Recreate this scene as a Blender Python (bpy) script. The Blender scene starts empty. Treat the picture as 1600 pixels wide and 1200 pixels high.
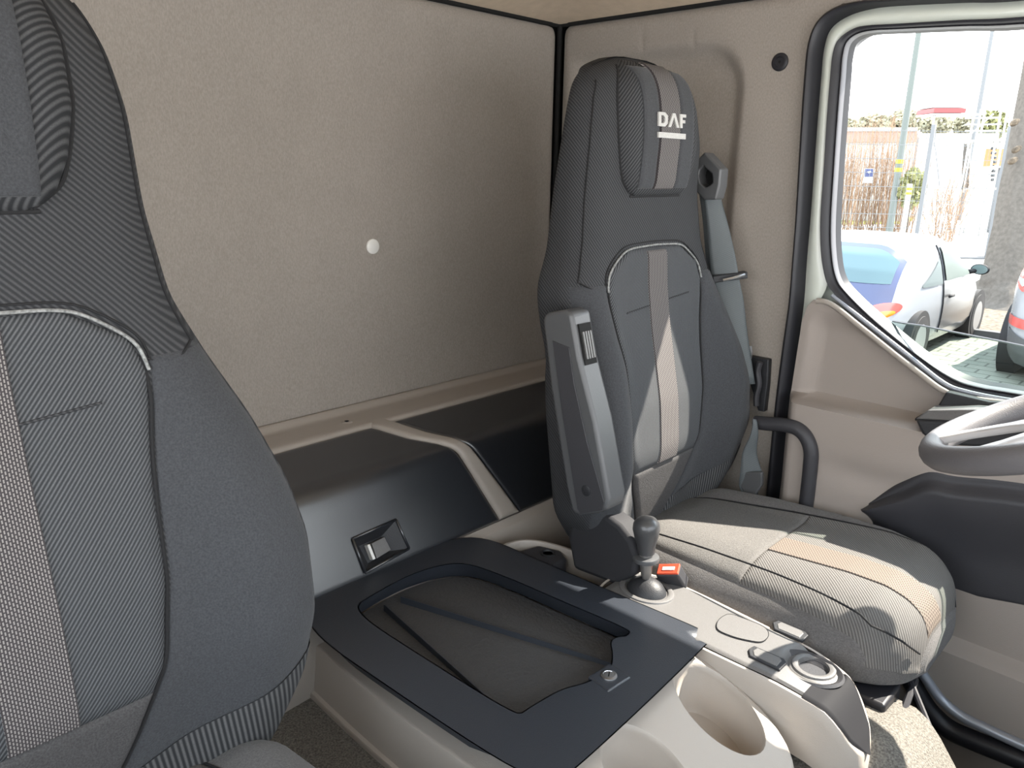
import bpy, bmesh, math, random
import numpy as np
from mathutils import Vector, Matrix, Euler
random.seed(7)
C = bpy.context.scene.collection
S = bpy.context.scene
R = math.radians
PI = math.pi

# ------------------------------------------------------------------ camera
FPX = 1200.0
YAW, PITCH, ROLL = R(43.8), R(15.8), R(1.0)
CAM = Vector((0, 0, 2.25))
cf = Vector((-math.sin(YAW)*math.cos(PITCH), math.cos(YAW)*math.cos(PITCH), -math.sin(PITCH)))
_r = Vector((math.cos(YAW), math.sin(YAW), 0)); _u = _r.cross(cf)
cr = _r*math.cos(ROLL) + _u*math.sin(ROLL)
cu = -_r*math.sin(ROLL) + _u*math.cos(ROLL)
cam_data = bpy.data.cameras.new('camera'); cam = bpy.data.objects.new('camera', cam_data); C.objects.link(cam)
cam.matrix_world = Matrix(((cr.x, cu.x, -cf.x, CAM.x), (cr.y, cu.y, -cf.y, CAM.y), (cr.z, cu.z, -cf.z, CAM.z), (0, 0, 0, 1)))
cam_data.sensor_width = 36; cam_data.lens = 36*FPX/1600
cam_data.clip_start = 0.02; cam_data.clip_end = 400
S.camera = cam

# ------------------------------------------------------------------ light
world = bpy.data.worlds.new('sky'); S.world = world; world.use_nodes = True
wn = world.node_tree.nodes; wl = world.node_tree.links
bg = wn['Background']
wtc = wn.new('ShaderNodeTexCoord'); wsep = wn.new('ShaderNodeSeparateXYZ'); wramp = wn.new('ShaderNodeValToRGB')
wl.new(wtc.outputs['Generated'], wsep.inputs[0]); wl.new(wsep.outputs['Z'], wramp.inputs[0]); wl.new(wramp.outputs[0], bg.inputs[0])
wramp.color_ramp.elements[0].position = 0.0; wramp.color_ramp.elements[0].color = (1.0, 1.0, 1.0, 1)
wramp.color_ramp.elements[1].position = 0.7; wramp.color_ramp.elements[1].color = (0.72, 0.86, 1.0, 1)
bg.inputs[1].default_value = 1.85
sun = bpy.data.lights.new('sun', 'SUN'); so = bpy.data.objects.new('sun', sun); C.objects.link(so)
SUN = Vector((1.0, 2.05, 2.72)).normalized()
so.rotation_euler = SUN.to_track_quat('Z', 'Y').to_euler()
so.location = (3, 4, 8)
sun.energy = 6.3; sun.color = (1.0, 0.93, 0.82); sun.angle = R(0.6)
S.view_settings.view_transform = 'Standard'; S.view_settings.look = 'None'
S.view_settings.gamma = 1.0; S.view_settings.use_curve_mapping = False
S.view_settings.exposure = 1.8
try:
    S.cycles.use_denoising = True; S.cycles.max_bounces = 10; S.cycles.diffuse_bounces = 6
    S.cycles.sample_clamp_indirect = 6.0; S.cycles.caustics_reflective = False; S.cycles.caustics_refractive = False
    S.cycles.transparent_max_bounces = 16
except Exception: pass

# ------------------------------------------------------------------ pixel -> point on a real plane
def ray(px, py): return cf + cr*((px-800)/FPX) - cu*((py-600)/FPX)
def atx(px, py, x): d = ray(px, py); return CAM + d*(x/d.x)
def aty(px, py, y): d = ray(px, py); return CAM + d*(y/d.y)
def atz(px, py, z): d = ray(px, py); return CAM + d*((z-CAM.z)/d.z)
def atpl(px, py, P, N): d = ray(px, py); P = Vector(P); N = Vector(N); return CAM + d*((P-CAM).dot(N)/d.dot(N))

def ip(x, xs, ys): return float(np.interp(x, xs, ys))
def sstep(a, b, x):
    t = min(1, max(0, (x-a)/(b-a))); return t*t*(3-2*t)

# ------------------------------------------------------------------ materials
def mat(name, col, rough=0.6, metal=0.0, spec=0.5, nscale=0, namp=0.0, bump=0.0, bscale=200, coat=0.0, sheen=0.0):
    m = bpy.data.materials.new(name); m.use_nodes = True
    n = m.node_tree.nodes; l = m.node_tree.links; b = n['Principled BSDF']
    b.inputs['Base Color'].default_value = (*col, 1); b.inputs['Roughness'].default_value = rough
    b.inputs['Metallic'].default_value = metal; b.inputs['Specular IOR Level'].default_value = spec
    if coat: b.inputs['Coat Weight'].default_value = coat; b.inputs['Coat Roughness'].default_value = min(.3, rough)
    if sheen: b.inputs['Sheen Weight'].default_value = sheen
    tc = n.new('ShaderNodeTexCoord')
    if nscale and namp:
        t = n.new('ShaderNodeTexNoise'); t.inputs['Scale'].default_value = nscale; t.inputs['Detail'].default_value = 4
        l.new(tc.outputs['Object'], t.inputs['Vector'])
        r = n.new('ShaderNodeValToRGB'); r.color_ramp.elements[0].position = .3; r.color_ramp.elements[1].position = .7
        r.color_ramp.elements[0].color = (*[c*(1-namp) for c in col], 1); r.color_ramp.elements[1].color = (*[min(1, c*(1+namp)) for c in col], 1)
        l.new(t.outputs[0], r.inputs[0]); l.new(r.outputs[0], b.inputs['Base Color'])
    if bump:
        t = n.new('ShaderNodeTexNoise'); t.inputs['Scale'].default_value = bscale; t.inputs['Detail'].default_value = 3
        l.new(tc.outputs['Object'], t.inputs['Vector'])
        bp = n.new('ShaderNodeBump'); bp.inputs['Strength'].default_value = bump; bp.inputs['Distance'].default_value = .002
        l.new(t.outputs[0], bp.inputs['Height']); l.new(bp.outputs[0], b.inputs['Normal'])
    return m

def twill(name, c0, c1, pitch=0.0045, d=(1, 1, 1), rough=0.85, bump=0.5, frac=0.5):
    """diagonal woven rib: bands across direction d every pitch metres"""
    m = mat(name, c0, rough, spec=0.25)
    n = m.node_tree.nodes; l = m.node_tree.links; b = n['Principled BSDF']
    tc = n.new('ShaderNodeTexCoord'); dp = n.new('ShaderNodeVectorMath'); dp.operation = 'DOT_PRODUCT'
    v = Vector(d).normalized()/pitch*2*PI
    dp.inputs[1].default_value = v
    l.new(tc.outputs['Object'], dp.inputs[0])
    s = n.new('ShaderNodeMath'); s.operation = 'SINE'; l.new(dp.outputs['Value'], s.inputs[0])
    mr = n.new('ShaderNodeMapRange'); mr.inputs[1].default_value = -0.6; mr.inputs[2].default_value = 0.9
    l.new(s.outputs[0], mr.inputs[0])
    nz = n.new('ShaderNodeTexNoise'); nz.inputs['Scale'].default_value = 700; l.new(tc.outputs['Object'], nz.inputs['Vector'])
    mu = n.new('ShaderNodeMath'); mu.operation = 'MULTIPLY'; l.new(mr.outputs[0], mu.inputs[0])
    ad = n.new('ShaderNodeMath'); ad.operation = 'ADD'; ad.inputs[1].default_value = .45; l.new(nz.outputs[0], ad.inputs[0]); l.new(ad.outputs[0], mu.inputs[1])
    mx = n.new('ShaderNodeMixRGB'); mx.inputs[1].default_value = (*c0, 1); mx.inputs[2].default_value = (*c1, 1)
    l.new(mu.outputs[0], mx.inputs[0]); l.new(mx.outputs[0], b.inputs['Base Color'])
    bp = n.new('ShaderNodeBump'); bp.inputs['Strength'].default_value = bump; bp.inputs['Distance'].default_value = .0008
    l.new(mr.outputs[0], bp.inputs['Height']); l.new(bp.outputs[0], b.inputs['Normal'])
    return m

def dashes(name, ground, dot, horiz='Y', vert='Z', w=.0042, h=.0075):
    m = mat(name, ground, .85, spec=.25)
    n = m.node_tree.nodes; l = m.node_tree.links; b = n['Principled BSDF']
    tc = n.new('ShaderNodeTexCoord'); sp = n.new('ShaderNodeSeparateXYZ'); cb = n.new('ShaderNodeCombineXYZ')
    l.new(tc.outputs['Object'], sp.inputs[0]); l.new(sp.outputs[vert], cb.inputs[0]); l.new(sp.outputs[horiz], cb.inputs[1])
    br = n.new('ShaderNodeTexBrick'); l.new(cb.outputs[0], br.inputs['Vector'])
    br.inputs['Scale'].default_value = 1; br.inputs['Brick Width'].default_value = h; br.inputs['Row Height'].default_value = w
    br.inputs['Mortar Size'].default_value = w*.31; br.inputs['Mortar Smooth'].default_value = .3
    br.inputs['Color1'].default_value = (*dot, 1); br.inputs['Color2'].default_value = (*dot, 1); br.inputs['Mortar'].default_value = (*ground, 1)
    l.new(br.outputs[0], b.inputs['Base Color'])
    return m

def felt(name, col, amp=.12):
    m = mat(name, col, .95, spec=.15, sheen=.15)
    n = m.node_tree.nodes; l = m.node_tree.links; b = n['Principled BSDF']
    tc = n.new('ShaderNodeTexCoord')
    big = n.new('ShaderNodeTexNoise'); big.inputs['Scale'].default_value = 9; big.inputs['Detail'].default_value = 3
    mp = n.new('ShaderNodeMapping'); mp.inputs['Scale'].default_value = (1, 1, .45); l.new(tc.outputs['Object'], mp.inputs[0])
    fine = n.new('ShaderNodeTexNoise'); fine.inputs['Scale'].default_value = 420; fine.inputs['Detail'].default_value = 4
    l.new(tc.outputs['Object'], big.inputs['Vector']); l.new(mp.outputs[0], fine.inputs['Vector'])
    a = n.new('ShaderNodeMath'); a.operation = 'MULTIPLY_ADD'; a.inputs[1].default_value = .82; l.new(fine.outputs[0], a.inputs[0])
    k = n.new('ShaderNodeMath'); k.operation = 'MULTIPLY'; k.inputs[1].default_value = .18; l.new(big.outputs[0], k.inputs[0]); l.new(k.outputs[0], a.inputs[2])
    r = n.new('ShaderNodeValToRGB'); r.color_ramp.elements[0].position = .33; r.color_ramp.elements[1].position = .67
    r.color_ramp.elements[0].color = (*[c*(1-amp*1.6) for c in col], 1); r.color_ramp.elements[1].color = (*[c*(1+amp*1.6) for c in col], 1)
    l.new(a.outputs[0], r.inputs[0]); l.new(r.outputs[0], b.inputs['Base Color'])
    bp = n.new('ShaderNodeBump'); bp.inputs['Strength'].default_value = .5; bp.inputs['Distance'].default_value = .001
    l.new(fine.outputs[0], bp.inputs['Height']); l.new(bp.outputs[0], b.inputs['Normal'])
    return m

M = {}
M['wall'] = felt('wall_felt', (.305, .275, .246), .08)
M['ceiling'] = mat('ceiling_lining', (.56, .46, .35), .9, spec=.2, nscale=40, namp=.06, bump=.3, bscale=300)
M['beige'] = mat('beige_plastic', (.34, .305, .27), .45, spec=.4, bump=.12, bscale=500)
M['beige_light'] = mat('console_beige', (.39, .345, .30), .42, spec=.4, bump=.12, bscale=600)
M['door_beige'] = mat('door_beige', (.31, .272, .245), .6, spec=.3, bump=.15, bscale=400)
M['black'] = mat('black_plastic', (.02, .021, .024), .5, spec=.4, bump=.25, bscale=450)
M['lid_black'] = mat('satin_black_lid', (.016, .018, .022), .33, spec=1.0, bump=.08, bscale=700, coat=.35)
M['tray'] = mat('tray_plastic', (.022, .026, .034), .34, spec=.8, bump=.2, bscale=500)
M['traymat'] = mat('grained_tray_mat', (.045, .044, .044), .6, spec=.4, bump=.9, bscale=170)
M['rubber'] = mat('rubber', (.016, .016, .02), .45, spec=.4)
M['dark'] = mat('dark_plastic', (.035, .035, .04), .5, spec=.4, bump=.15, bscale=400)
M['arm'] = mat('armrest_grey', (.075, .077, .08), .4, spec=.5, bump=.1, bscale=500)
M['arm_dark'] = mat('armrest_panel', (.038, .038, .042), .5, spec=.4, bump=.2, bscale=500)
M['gearpanel'] = mat('gear_panel_grey', (.125, .122, .12), .42, metal=.1, spec=.5, nscale=900, namp=.12, bump=.25, bscale=700)
M['paint'] = mat('painted_door_frame', (.62, .66, .60), .25, spec=.5, coat=.3)
M['channel'] = mat('glass_channel', (.10, .10, .11), .4)
M['carpet'] = mat('grey_carpet', (.145, .135, .12), 1, spec=.1, nscale=330, namp=.45, bump=1, bscale=350)
M['carpet_dark'] = mat('floor_carpet', (.10, .085, .07), 1, spec=.1, nscale=330, namp=.3, bump=1, bscale=350)
M['matt_dark'] = mat('matt_dark_plastic', (.024, .024, .027), .75, spec=.3, bump=.15, bscale=400)
M['metal'] = mat('metal', (.55, .55, .56), .28, metal=1)
M['silver'] = mat('silver_edge', (.30, .32, .36), .35, metal=.3)
M['bolster'] = mat('bolster_fabric', (.043, .045, .049), .95, spec=.2, nscale=420, namp=.22, bump=.4, bscale=500, sheen=.1)
M['yoke'] = twill('yoke_twill', (.022, .023, .025), (.055, .056, .059), .0042, (0.9, 1, 1))
M['insert'] = twill('insert_twill', (.028, .030, .033), (.098, .102, .107), .0040, (0.2, 1, -.8))
M['head'] = twill('headrest_twill', (.018, .019, .021), (.066, .067, .070), .0050, (0.9, 1, -1))
M['ribbed'] = twill('ribbed_twill', (.025, .026, .028), (.11, .11, .11), .0065, (.3, 1, 0.12))
M['stripe'] = dashes('stripe_weave', (.042, .037, .039), (.22, .205, .195), w=.0029, h=.0050)
M['stripe_flat'] = dashes('stripe_weave_seat', (.085, .068, .058), (.24, .20, .165), 'Y', 'X', .0038, .0055)
M['cush'] = twill('cushion_twill', (.080, .076, .073), (.160, .152, .143), .0042, (1, 1, .2))
M['plain'] = mat('plain_seat_fabric', (.062, .060, .060), .95, spec=.2, nscale=500, namp=.28, bump=.4, bscale=500)
M['seam'] = mat('seam', (.008, .008, .009), .9)
M['stitch'] = mat('stitch', (.20, .205, .20), .8, nscale=260, namp=.5)
M['logo'] = mat('embroidery', (.44, .43, .41), .6, nscale=600, namp=.15, bump=.4, bscale=600)
M['web'] = twill('belt_webbing', (.075, .085, .09), (.12, .135, .14), .002, (0, .3, 1), rough=.45, bump=.2)
M['red'] = mat('buckle_red', (.55, .08, .04), .35)
M['white'] = mat('white_plastic', (.75, .74, .70), .4)
M['gap'] = mat('gap_black', (.004, .004, .004), .9)

def glass_mat(name, tint, gl=.06, rough=0.0):
    m = bpy.data.materials.new(name); m.use_nodes = True
    n = m.node_tree.nodes; l = m.node_tree.links
    n.remove(n['Principled BSDF'])
    t = n.new('ShaderNodeBsdfTransparent'); t.inputs[0].default_value = (*tint, 1)
    g = n.new('ShaderNodeBsdfGlossy'); g.inputs['Roughness'].default_value = rough
    mx = n.new('ShaderNodeMixShader'); mx.inputs[0].default_value = gl
    l.new(t.outputs[0], mx.inputs[1]); l.new(g.outputs[0], mx.inputs[2]); l.new(mx.outputs[0], n['Material Output'].inputs[0])
    return m
M['glass'] = glass_mat('side_glass', (.86, .92, .89), .05)
M['carglass'] = glass_mat('car_glass', (.45, .60, .62), .12)

# ------------------------------------------------------------------ builders
BASE = {}
def link(o, parent=None):
    C.objects.link(o)
    if parent is not None: o.parent = parent
    return o
def mobj(name, verts, faces, m, parent=None, smooth=True, kind=None, label=None, bevel=0, solid=0, sub=0, wn_=False):
    L = BASE.get(parent.name, Vector((0, 0, 0))) if parent is not None else Vector((0, 0, 0))
    me = bpy.data.meshes.new(name)
    me.from_pydata([tuple(Vector(v)-L) for v in verts], [], faces); me.update()
    bm = bmesh.new(); bm.from_mesh(me); bmesh.ops.remove_doubles(bm, verts=bm.verts, dist=1e-6); bmesh.ops.recalc_face_normals(bm, faces=bm.faces)
    for e in bm.edges:
        if len(e.link_faces) == 2 and e.calc_face_angle(0) > R(42): e.smooth = False
    bm.to_mesh(me); bm.free()
    if smooth:
        for p in me.polygons: p.use_smooth = True
    o = bpy.data.objects.new(name, me); link(o, parent); BASE[o.name] = L
    if isinstance(m, (list, tuple)):
        for k in m: me.materials.append(k)
    else: me.materials.append(m)
    if solid:
        s = o.modifiers.new('s', 'SOLIDIFY'); s.thickness = solid; s.offset = -1
    if bevel:
        b = o.modifiers.new('b', 'BEVEL'); b.width = bevel; b.segments = 3; b.limit_method = 'ANGLE'; b.angle_limit = R(35)
        if smooth:
            w = o.modifiers.new('w', 'WEIGHTED_NORMAL'); w.keep_sharp = True
    if wn_:
        w = o.modifiers.new('w', 'WEIGHTED_NORMAL'); w.keep_sharp = True
    if sub:
        s = o.modifiers.new('u', 'SUBSURF'); s.levels = sub; s.render_levels = sub
    if kind: o['kind'] = kind
    if label: o['label'] = label
    return o
def tag(o, label, cat, group=None):
    o['label'] = label; o['category'] = cat
    if group: o['group'] = group
    return o
def empty(name, loc, label, cat, group=None):
    o = bpy.data.objects.new(name, None); C.objects.link(o); o.location = loc; o.empty_display_size = .05
    BASE[o.name] = Vector(loc); return tag(o, label, cat, group)

class MB:
    def __init__(s): s.v = []; s.f = []
    def add(s, vs, fs):
        n = len(s.v); s.v += [Vector(v) for v in vs]; s.f += [tuple(n+i for i in f) for f in fs]; return s
    def grid(s, fn, nu, nv, cu_=False):
        vs = [fn(i/nu, j/nv) for j in range(nv+1) for i in range(nu+(0 if cu_ else 1))]
        w = nu if cu_ else nu+1; fs = []
        for j in range(nv):
            for i in range(nu):
                i2 = (i+1) % w
                fs.append((j*w+i, j*w+i2, (j+1)*w+i2, (j+1)*w+i))
        return s.add(vs, fs)
    def tube(s, pts, r, n=10, cap=True):
        pts = [Vector(p) for p in pts]; N = len(pts); rr = r if isinstance(r, (list, tuple)) else [r]*N
        vs = []; up = None
        for i, p in enumerate(pts):
            t = (pts[min(i+1, N-1)]-pts[max(i-1, 0)]).normalized()
            if up is None:
                up = t.orthogonal().normalized()
            up = (up - t*up.dot(t)).normalized(); sd = t.cross(up)
            for k in range(n):
                a = 2*PI*k/n; vs.append(p+(up*math.cos(a)+sd*math.sin(a))*rr[i])
        fs = [(j*n+i, j*n+(i+1) % n, (j+1)*n+(i+1) % n, (j+1)*n+i) for j in range(N-1) for i in range(n)]
        if cap: fs += [tuple(range(n))[::-1], tuple(range((N-1)*n, N*n))]
        return s.add(vs, fs)
    def ribbon(s, pts, wd, th):
        """flat band: pts centre line, wd = list of half-width vectors, th = thickness vector"""
        vs = []
        for p, w in zip(pts, wd):
            p = Vector(p); w = Vector(w); h = Vector(th)
            vs += [p-w, p+w, p+w+h, p-w+h]
        fs = [(4*j+i, 4*j+(i+1) % 4, 4*j+4+(i+1) % 4, 4*j+4+i) for j in range(len(pts)-1) for i in range(4)]
        n = len(vs); fs += [(3, 2, 1, 0), (n-4, n-3, n-2, n-1)]
        return s.add(vs, fs)
    def prism(s, pts, ext):
        n = len(pts); e = Vector(ext); pts = [Vector(p) for p in pts]
        return s.add(pts+[p+e for p in pts], [tuple(range(n))[::-1], tuple(range(n, 2*n))]+[(i, (i+1) % n, n+(i+1) % n, n+i) for i in range(n)])
    def box(s, lo, hi, M_=None):
        x0, y0, z0 = lo; x1, y1, z1 = hi
        vs = [Vector(p) for p in ((x0, y0, z0), (x1, y0, z0), (x1, y1, z0), (x0, y1, z0), (x0, y0, z1), (x1, y0, z1), (x1, y1, z1), (x0, y1, z1))]
        if M_ is not None: vs = [M_ @ v for v in vs]
        return s.add(vs, [(0, 3, 2, 1), (4, 5, 6, 7), (0, 1, 5, 4), (1, 2, 6, 5), (2, 3, 7, 6), (3, 0, 4, 7)])
    def lathe(s, prof, c, ax=(0, 0, 1), n=32, sx=1, sy=1, xd=None, cap=True):
        ax = Vector(ax).normalized(); a = Vector(xd) if xd else ax.orthogonal(); a = (a-ax*a.dot(ax)).normalized(); b = ax.cross(a); c = Vector(c)
        vs = [c+ax*h+(a*math.cos(2*PI*k/n)*sx+b*math.sin(2*PI*k/n)*sy)*r for r, h in prof for k in range(n)]
        m = len(prof); fs = [(j*n+i, j*n+(i+1) % n, (j+1)*n+(i+1) % n, (j+1)*n+i) for j in range(m-1) for i in range(n)]
        if cap: fs += [tuple(range(n))[::-1], tuple(range((m-1)*n, m*n))]
        return s.add(vs, fs)
    def build(s, name, m, parent=None, **k): return mobj(name, s.v, s.f, m, parent, **k)

def smooth_path(pts, n=8, closed=False):
    P = [Vector(p) for p in pts]; out = []; N = len(P)
    rng = range(N) if closed else range(N-1)
    for i in rng:
        if closed: a, b, c, d = P[(i-1) % N], P[i], P[(i+1) % N], P[(i+2) % N]
        else: a, b, c, d = P[max(i-1, 0)], P[i], P[i+1], P[min(i+2, N-1)]
        for k in range(n):
            t = k/n
            out.append(0.5*((2*b)+(c-a)*t+(2*a-5*b+4*c-d)*t*t+(3*b-a-3*c+d)*t**3))
    if not closed: out.append(P[-1])
    return out

# ================================================================== CAB SHELL
XB, YD = -1.43, 1.65      # back wall and driver's door side
ZC = 2.61                 # ceiling edge
YP = -0.42                # passenger door side
# back wall: one padded felt panel, edges rolled into the corner seams
def backw(u, v):
    y = YP + u*(YD-.004-YP); z = 1.0 + v*(ZC-.006-1.0)
    e = min(1, (YD-.004-y)/.03); t = min(1, (ZC-.006-z)/.03)
    x = XB - .022*(1-math.sqrt(max(0, 1-(1-e)**2))) - .02*(1-math.sqrt(max(0, 1-(1-t)**2)))
    return (x, y, z)
us = sorted(set([i/40 for i in range(41)]+[1-.0025*i for i in range(8)]))
MBx = MB(); MBx.grid(lambda u, v: backw(us[int(round(u*(len(us)-1)))], us[int(round(v*(len(us)-1)))]), len(us)-1, len(us)-1)
MBx.build('wall_back', M['wall'], kind='structure', solid=.0)
MB().box((XB-.10, YP-.1, .9), (XB-.03, YD+.12, 2.8)).build('wall_back_outer', M['gap'], kind='structure', smooth=False)
# pillar side wall: felt moulded panel with a shallow recess behind the seat
XE = -0.70
_we = [aty(*p, YD) for p in ((1176, 980), (1191, 810), (1199, 730), (1206, 660), (1214, 590), (1223, 525), (1231, 470), (1236.5, 410), (1241.5, 345), (1250.5, 180), (1254.5, 120), (1262, 66), (1280, 28), (1310, 3))]
def wend(z): return ip(z, [p.z for p in _we], [p.x+.014 for p in _we])
def sidew(u, v):
    z = 1.0 + v*(ZC-.006-1.0); x = XB+.004 + u*(wend(z)-XB-.004)
    ex_ = max(0, x+1.0)/.10; ez_ = max(0, z-2.42)/.10
    re = 1-sstep(.72, 1.15, math.hypot(ex_, ez_))
    re *= sstep(XB+.03, XB+.10, x)
    y = YD + .028*re
    e = min(1, (x-XB-.004)/.03); t = min(1, (ZC-.006-z)/.03)
    y += .02*(1-math.sqrt(max(0, 1-(1-e)**2))) + .015*(1-math.sqrt(max(0, 1-(1-t)**2)))
    for (cx, cz, sl) in ((-1.17, 2.545, .25), (-1.03, 2.535, .2)):   # two little creases in the lining
        d = (x-cx) + sl*(z-cz)
        if abs(z-cz) < .03: y += .004*math.exp(-(d/.006)**2)*(1-abs(z-cz)/.03)
    return (x, y, z)
MB().grid(sidew, 150, 170).build('wall_left', M['wall'], kind='structure')
MB().box((XB-.1, YD+.06, .9), (XE-.06, YD+.12, 2.8)).build('wall_left_outer', M['gap'], kind='structure', smooth=False)
# ceiling, with a rolled edge
def ceil(u, v):
    x = XB-.01 + u*(2.0); y = YP-.05 + v*(YD+.06-YP)
    d = min(x-XB, YD-y); z = ZC + .05*(1-math.exp(-max(0, d)/.10))
    return (x, y, z)
MB().grid(ceil, 60, 60).build('ceiling', M['ceiling'], kind='structure')
MB().box((XB-.1, YP-.1, 2.68), (.62, YD+.12, 2.76)).build('roof_outer', M['paint'], kind='structure', smooth=False)
# dark seams in the corner
sm = MB(); sm.tube([(XB-.008, YD+.008, 1.0), (XB-.008, YD+.008, ZC)], .007)
sm.tube([(XB-.012, YP, ZC-.001), (XB-.012, YD, ZC-.001)], .006); sm.tube([(XB-.01, YD+.01, ZC-.001), (.5, YD+.01, ZC-.001)], .006)
sm.build('trim_1', M['gap'], kind='structure')
# header above the doors, front wall below the windscreen, A pillars
MB().box((-.78, YD+.002, 2.572), (.62, YD+.12, 2.76)).build('wall_left_header', M['wall'], kind='structure', smooth=False)
fw = MB(); fw.box((.55, YP-.1, 1.0), (.62, YD+.12, 1.72)); fw.box((.50, YP-.1, 2.5), (.62, YD+.12, 2.76)); fw.box((.5, YD+.0, 1.0), (.62, YD+.12, 2.76)); fw.box((.5, YP-.1, 1.0), (.62, YP, 2.76))
fw.build('wall_front', M['dark'], kind='structure', smooth=False)
pr = MB(); pr.box((XB-.05, YP-.08, 1.0), (-.95, YP, 2.76)); pr.box((XB, YP-.08, 2.56), (.6, YP, 2.76)); pr.box((-1.0, YP-.08, 1.0), (.6, YP, 1.78))
pr.build('wall_right', M['wall'], kind='structure', smooth=False)
MB().box((.18, YP, 1.35), (.55, YD, 1.74)).build('trim_2', M['dark'], kind='structure', smooth=True, bevel=.08)   # dashboard
MB().box((XB-.05, YP-.05, 1.0), (.62, YD+.1, 1.04)).build('floor', M['carpet_dark'], kind='structure', smooth=False)

# engine tunnel under grey carpet
def tun(u, v):
    Y = [.20, .24, .50, .98, 1.08, 1.235, 1.25, 1.255]; Z = [1.04, 1.30, 1.34, 1.365, 1.43, 1.41, 1.37, 1.04]
    t = v*7; i = min(6, int(t)); f = t-i
    y = Y[i]+(Y[i+1]-Y[i])*f; z = Z[i]+(Z[i+1]-Z[i])*f
    x = XB + u*(-.10-XB)
    z -= .10*sstep(-.26, -.10, x)*(z > 1.1); y -= .05*sstep(-.27, -.12, x)*(y > 1.1)
    return (x, y, z)
MB().grid(tun, 60, 56).build('engine_tunnel', M['carpet'], kind='structure')
MB().box((XB, .22, 1.04), (-.108, 1.18, 1.20)).build('engine_tunnel_core', M['carpet'], kind='structure', smooth=False)
bx_ = MB(); bx_.prism([(-.1, .2, 1.04), (-.1, 1.20, 1.04), (-.1, 1.19, 1.28), (-.1, .5, 1.238), (-.1, .24, 1.20)], (.004, 0, 0)); bx_.build('engine_tunnel_front', M['carpet'], kind='structure', smooth=False)

# ================================================================== DOOR
door = bpy.data.objects.new('door_1', None); C.objects.link(door); door.location = (-.3, YD, 1.16); BASE['door_1'] = Vector((-.3, YD, 1.16)); door['kind'] = 'structure'
# stations: opening, seal outer, painted outer, gasket outer (photo pixels unprojected to the door plane)
ST = [((1600, 42), (1600, 27), (1600, -1), (1600, -12)),
      ((1500, 45), (1500, 32), (1500, 3), (1500, -7)),
      ((1400, 49), (1400, 38), (1400, 8), (1400, -1)),
      ((1362, 51), (1362, 40), (1358, 13), (1350, -1)),
      ((1339, 57), (1336, 45), (1322, 24), (1305, 9)),
      ((1327, 68), (1312, 62), (1295, 44), (1277, 31)),
      ((1322, 90), (1303, 84), (1284, 75), (1261, 66)),
      ((1320, 120), (1299, 120), (1279.5, 120), (1254.5, 120)),
      ((1315, 180), (1294, 180), (1274.5, 180), (1250.5, 180)),
      ((1309, 262), (1289, 262), (1268.5, 262), (1246, 262)),
      ((1304.5, 345), (1283.5, 345), (1262.5, 345), (1241.5, 345)),
      ((1305.5, 395), (1285, 400), (1257, 410), (1236.5, 410)),
      ((1312, 432), (1293, 440), (1253, 470), (1231, 470)),
      ((1330, 458), (1308, 462), (1246, 525), (1223, 525)),
      ((1378, 502), (1350, 508), (1238, 590), (1214, 590)),
      ((1450, 560), (1420, 563), (1230, 660), (1206, 660)),
      ((1498, 588), (1474, 604), (1223, 730), (1199, 730)),
      ((1540, 601), (1510, 616), (1215, 810), (1191, 810)),
      ((1600, 611), (1600, 632), (1200, 980), (1176, 980))]
def ring(k): return [aty(s[k][0], s[k][1], YD) for s in ST]
r0, r1, r2, r3 = [ring(k) for k in range(4)]
# run the frame on beyond the picture edge (front edge of the door, A pillar)
zt, zb = r0[0].z, r0[-1].z
r0 = [Vector((.02, YD, zt)), Vector((-.1, YD, zt))]+r0+[Vector((.1, YD, zb)), Vector((.30, YD, zb)), Vector((.33, YD, zb+.05))]
r1 = [Vector((.03, YD, zt+.012)), Vector((-.1, YD, zt+.012))]+r1+[Vector((.1, YD, zb-.02)), Vector((.33, YD, zb-.02)), Vector((.36, YD, zb+.04))]
def strip(a, b, ya, yb, bulge, n=8, closed=False):
    A = smooth_path(a, 5, closed); B = smooth_path(b, 5, closed); mb = MB(); N = len(A)
    if closed: A.append(A[0]); B.append(B[0])
    def f(u, v):
        i = int(round(v*(len(A)-1))); p = A[i].lerp(B[i], u)
        return (p.x, ya+(yb-ya)*u - bulge*math.sin(PI*u), p.z)
    return mb.grid(f, n, len(A)-1)
r2e = [Vector((.30, YD, r2[0].z)), Vector((-.1, YD, r2[0].z))]+r2
r3e = [Vector((.30, YD, r3[0].z)), Vector((-.1, YD, r3[0].z))]+r3
strip(r0, r1, YD+.035, YD-.006, .012, closed=True).build('window_seal', M['rubber'], door)
_A = smooth_path(r0, 5, True); _B = smooth_path(r1, 5, True); _A.append(_A[0]); _B.append(_B[0])
_rv = MB(); _rv.grid(lambda u, v: (lambda p, q: (p.x+(q.x-p.x)*u, YD+.035+.065*u, p.z+(q.z-p.z)*u))(_A[int(round(v*(len(_A)-1)))], _B[int(round(v*(len(_A)-1)))]), 3, len(_A)-1)
_rv.build('sun_leak_strip', M['rubber'], door)  # strip added to stop sun leaking in past the window seal
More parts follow.
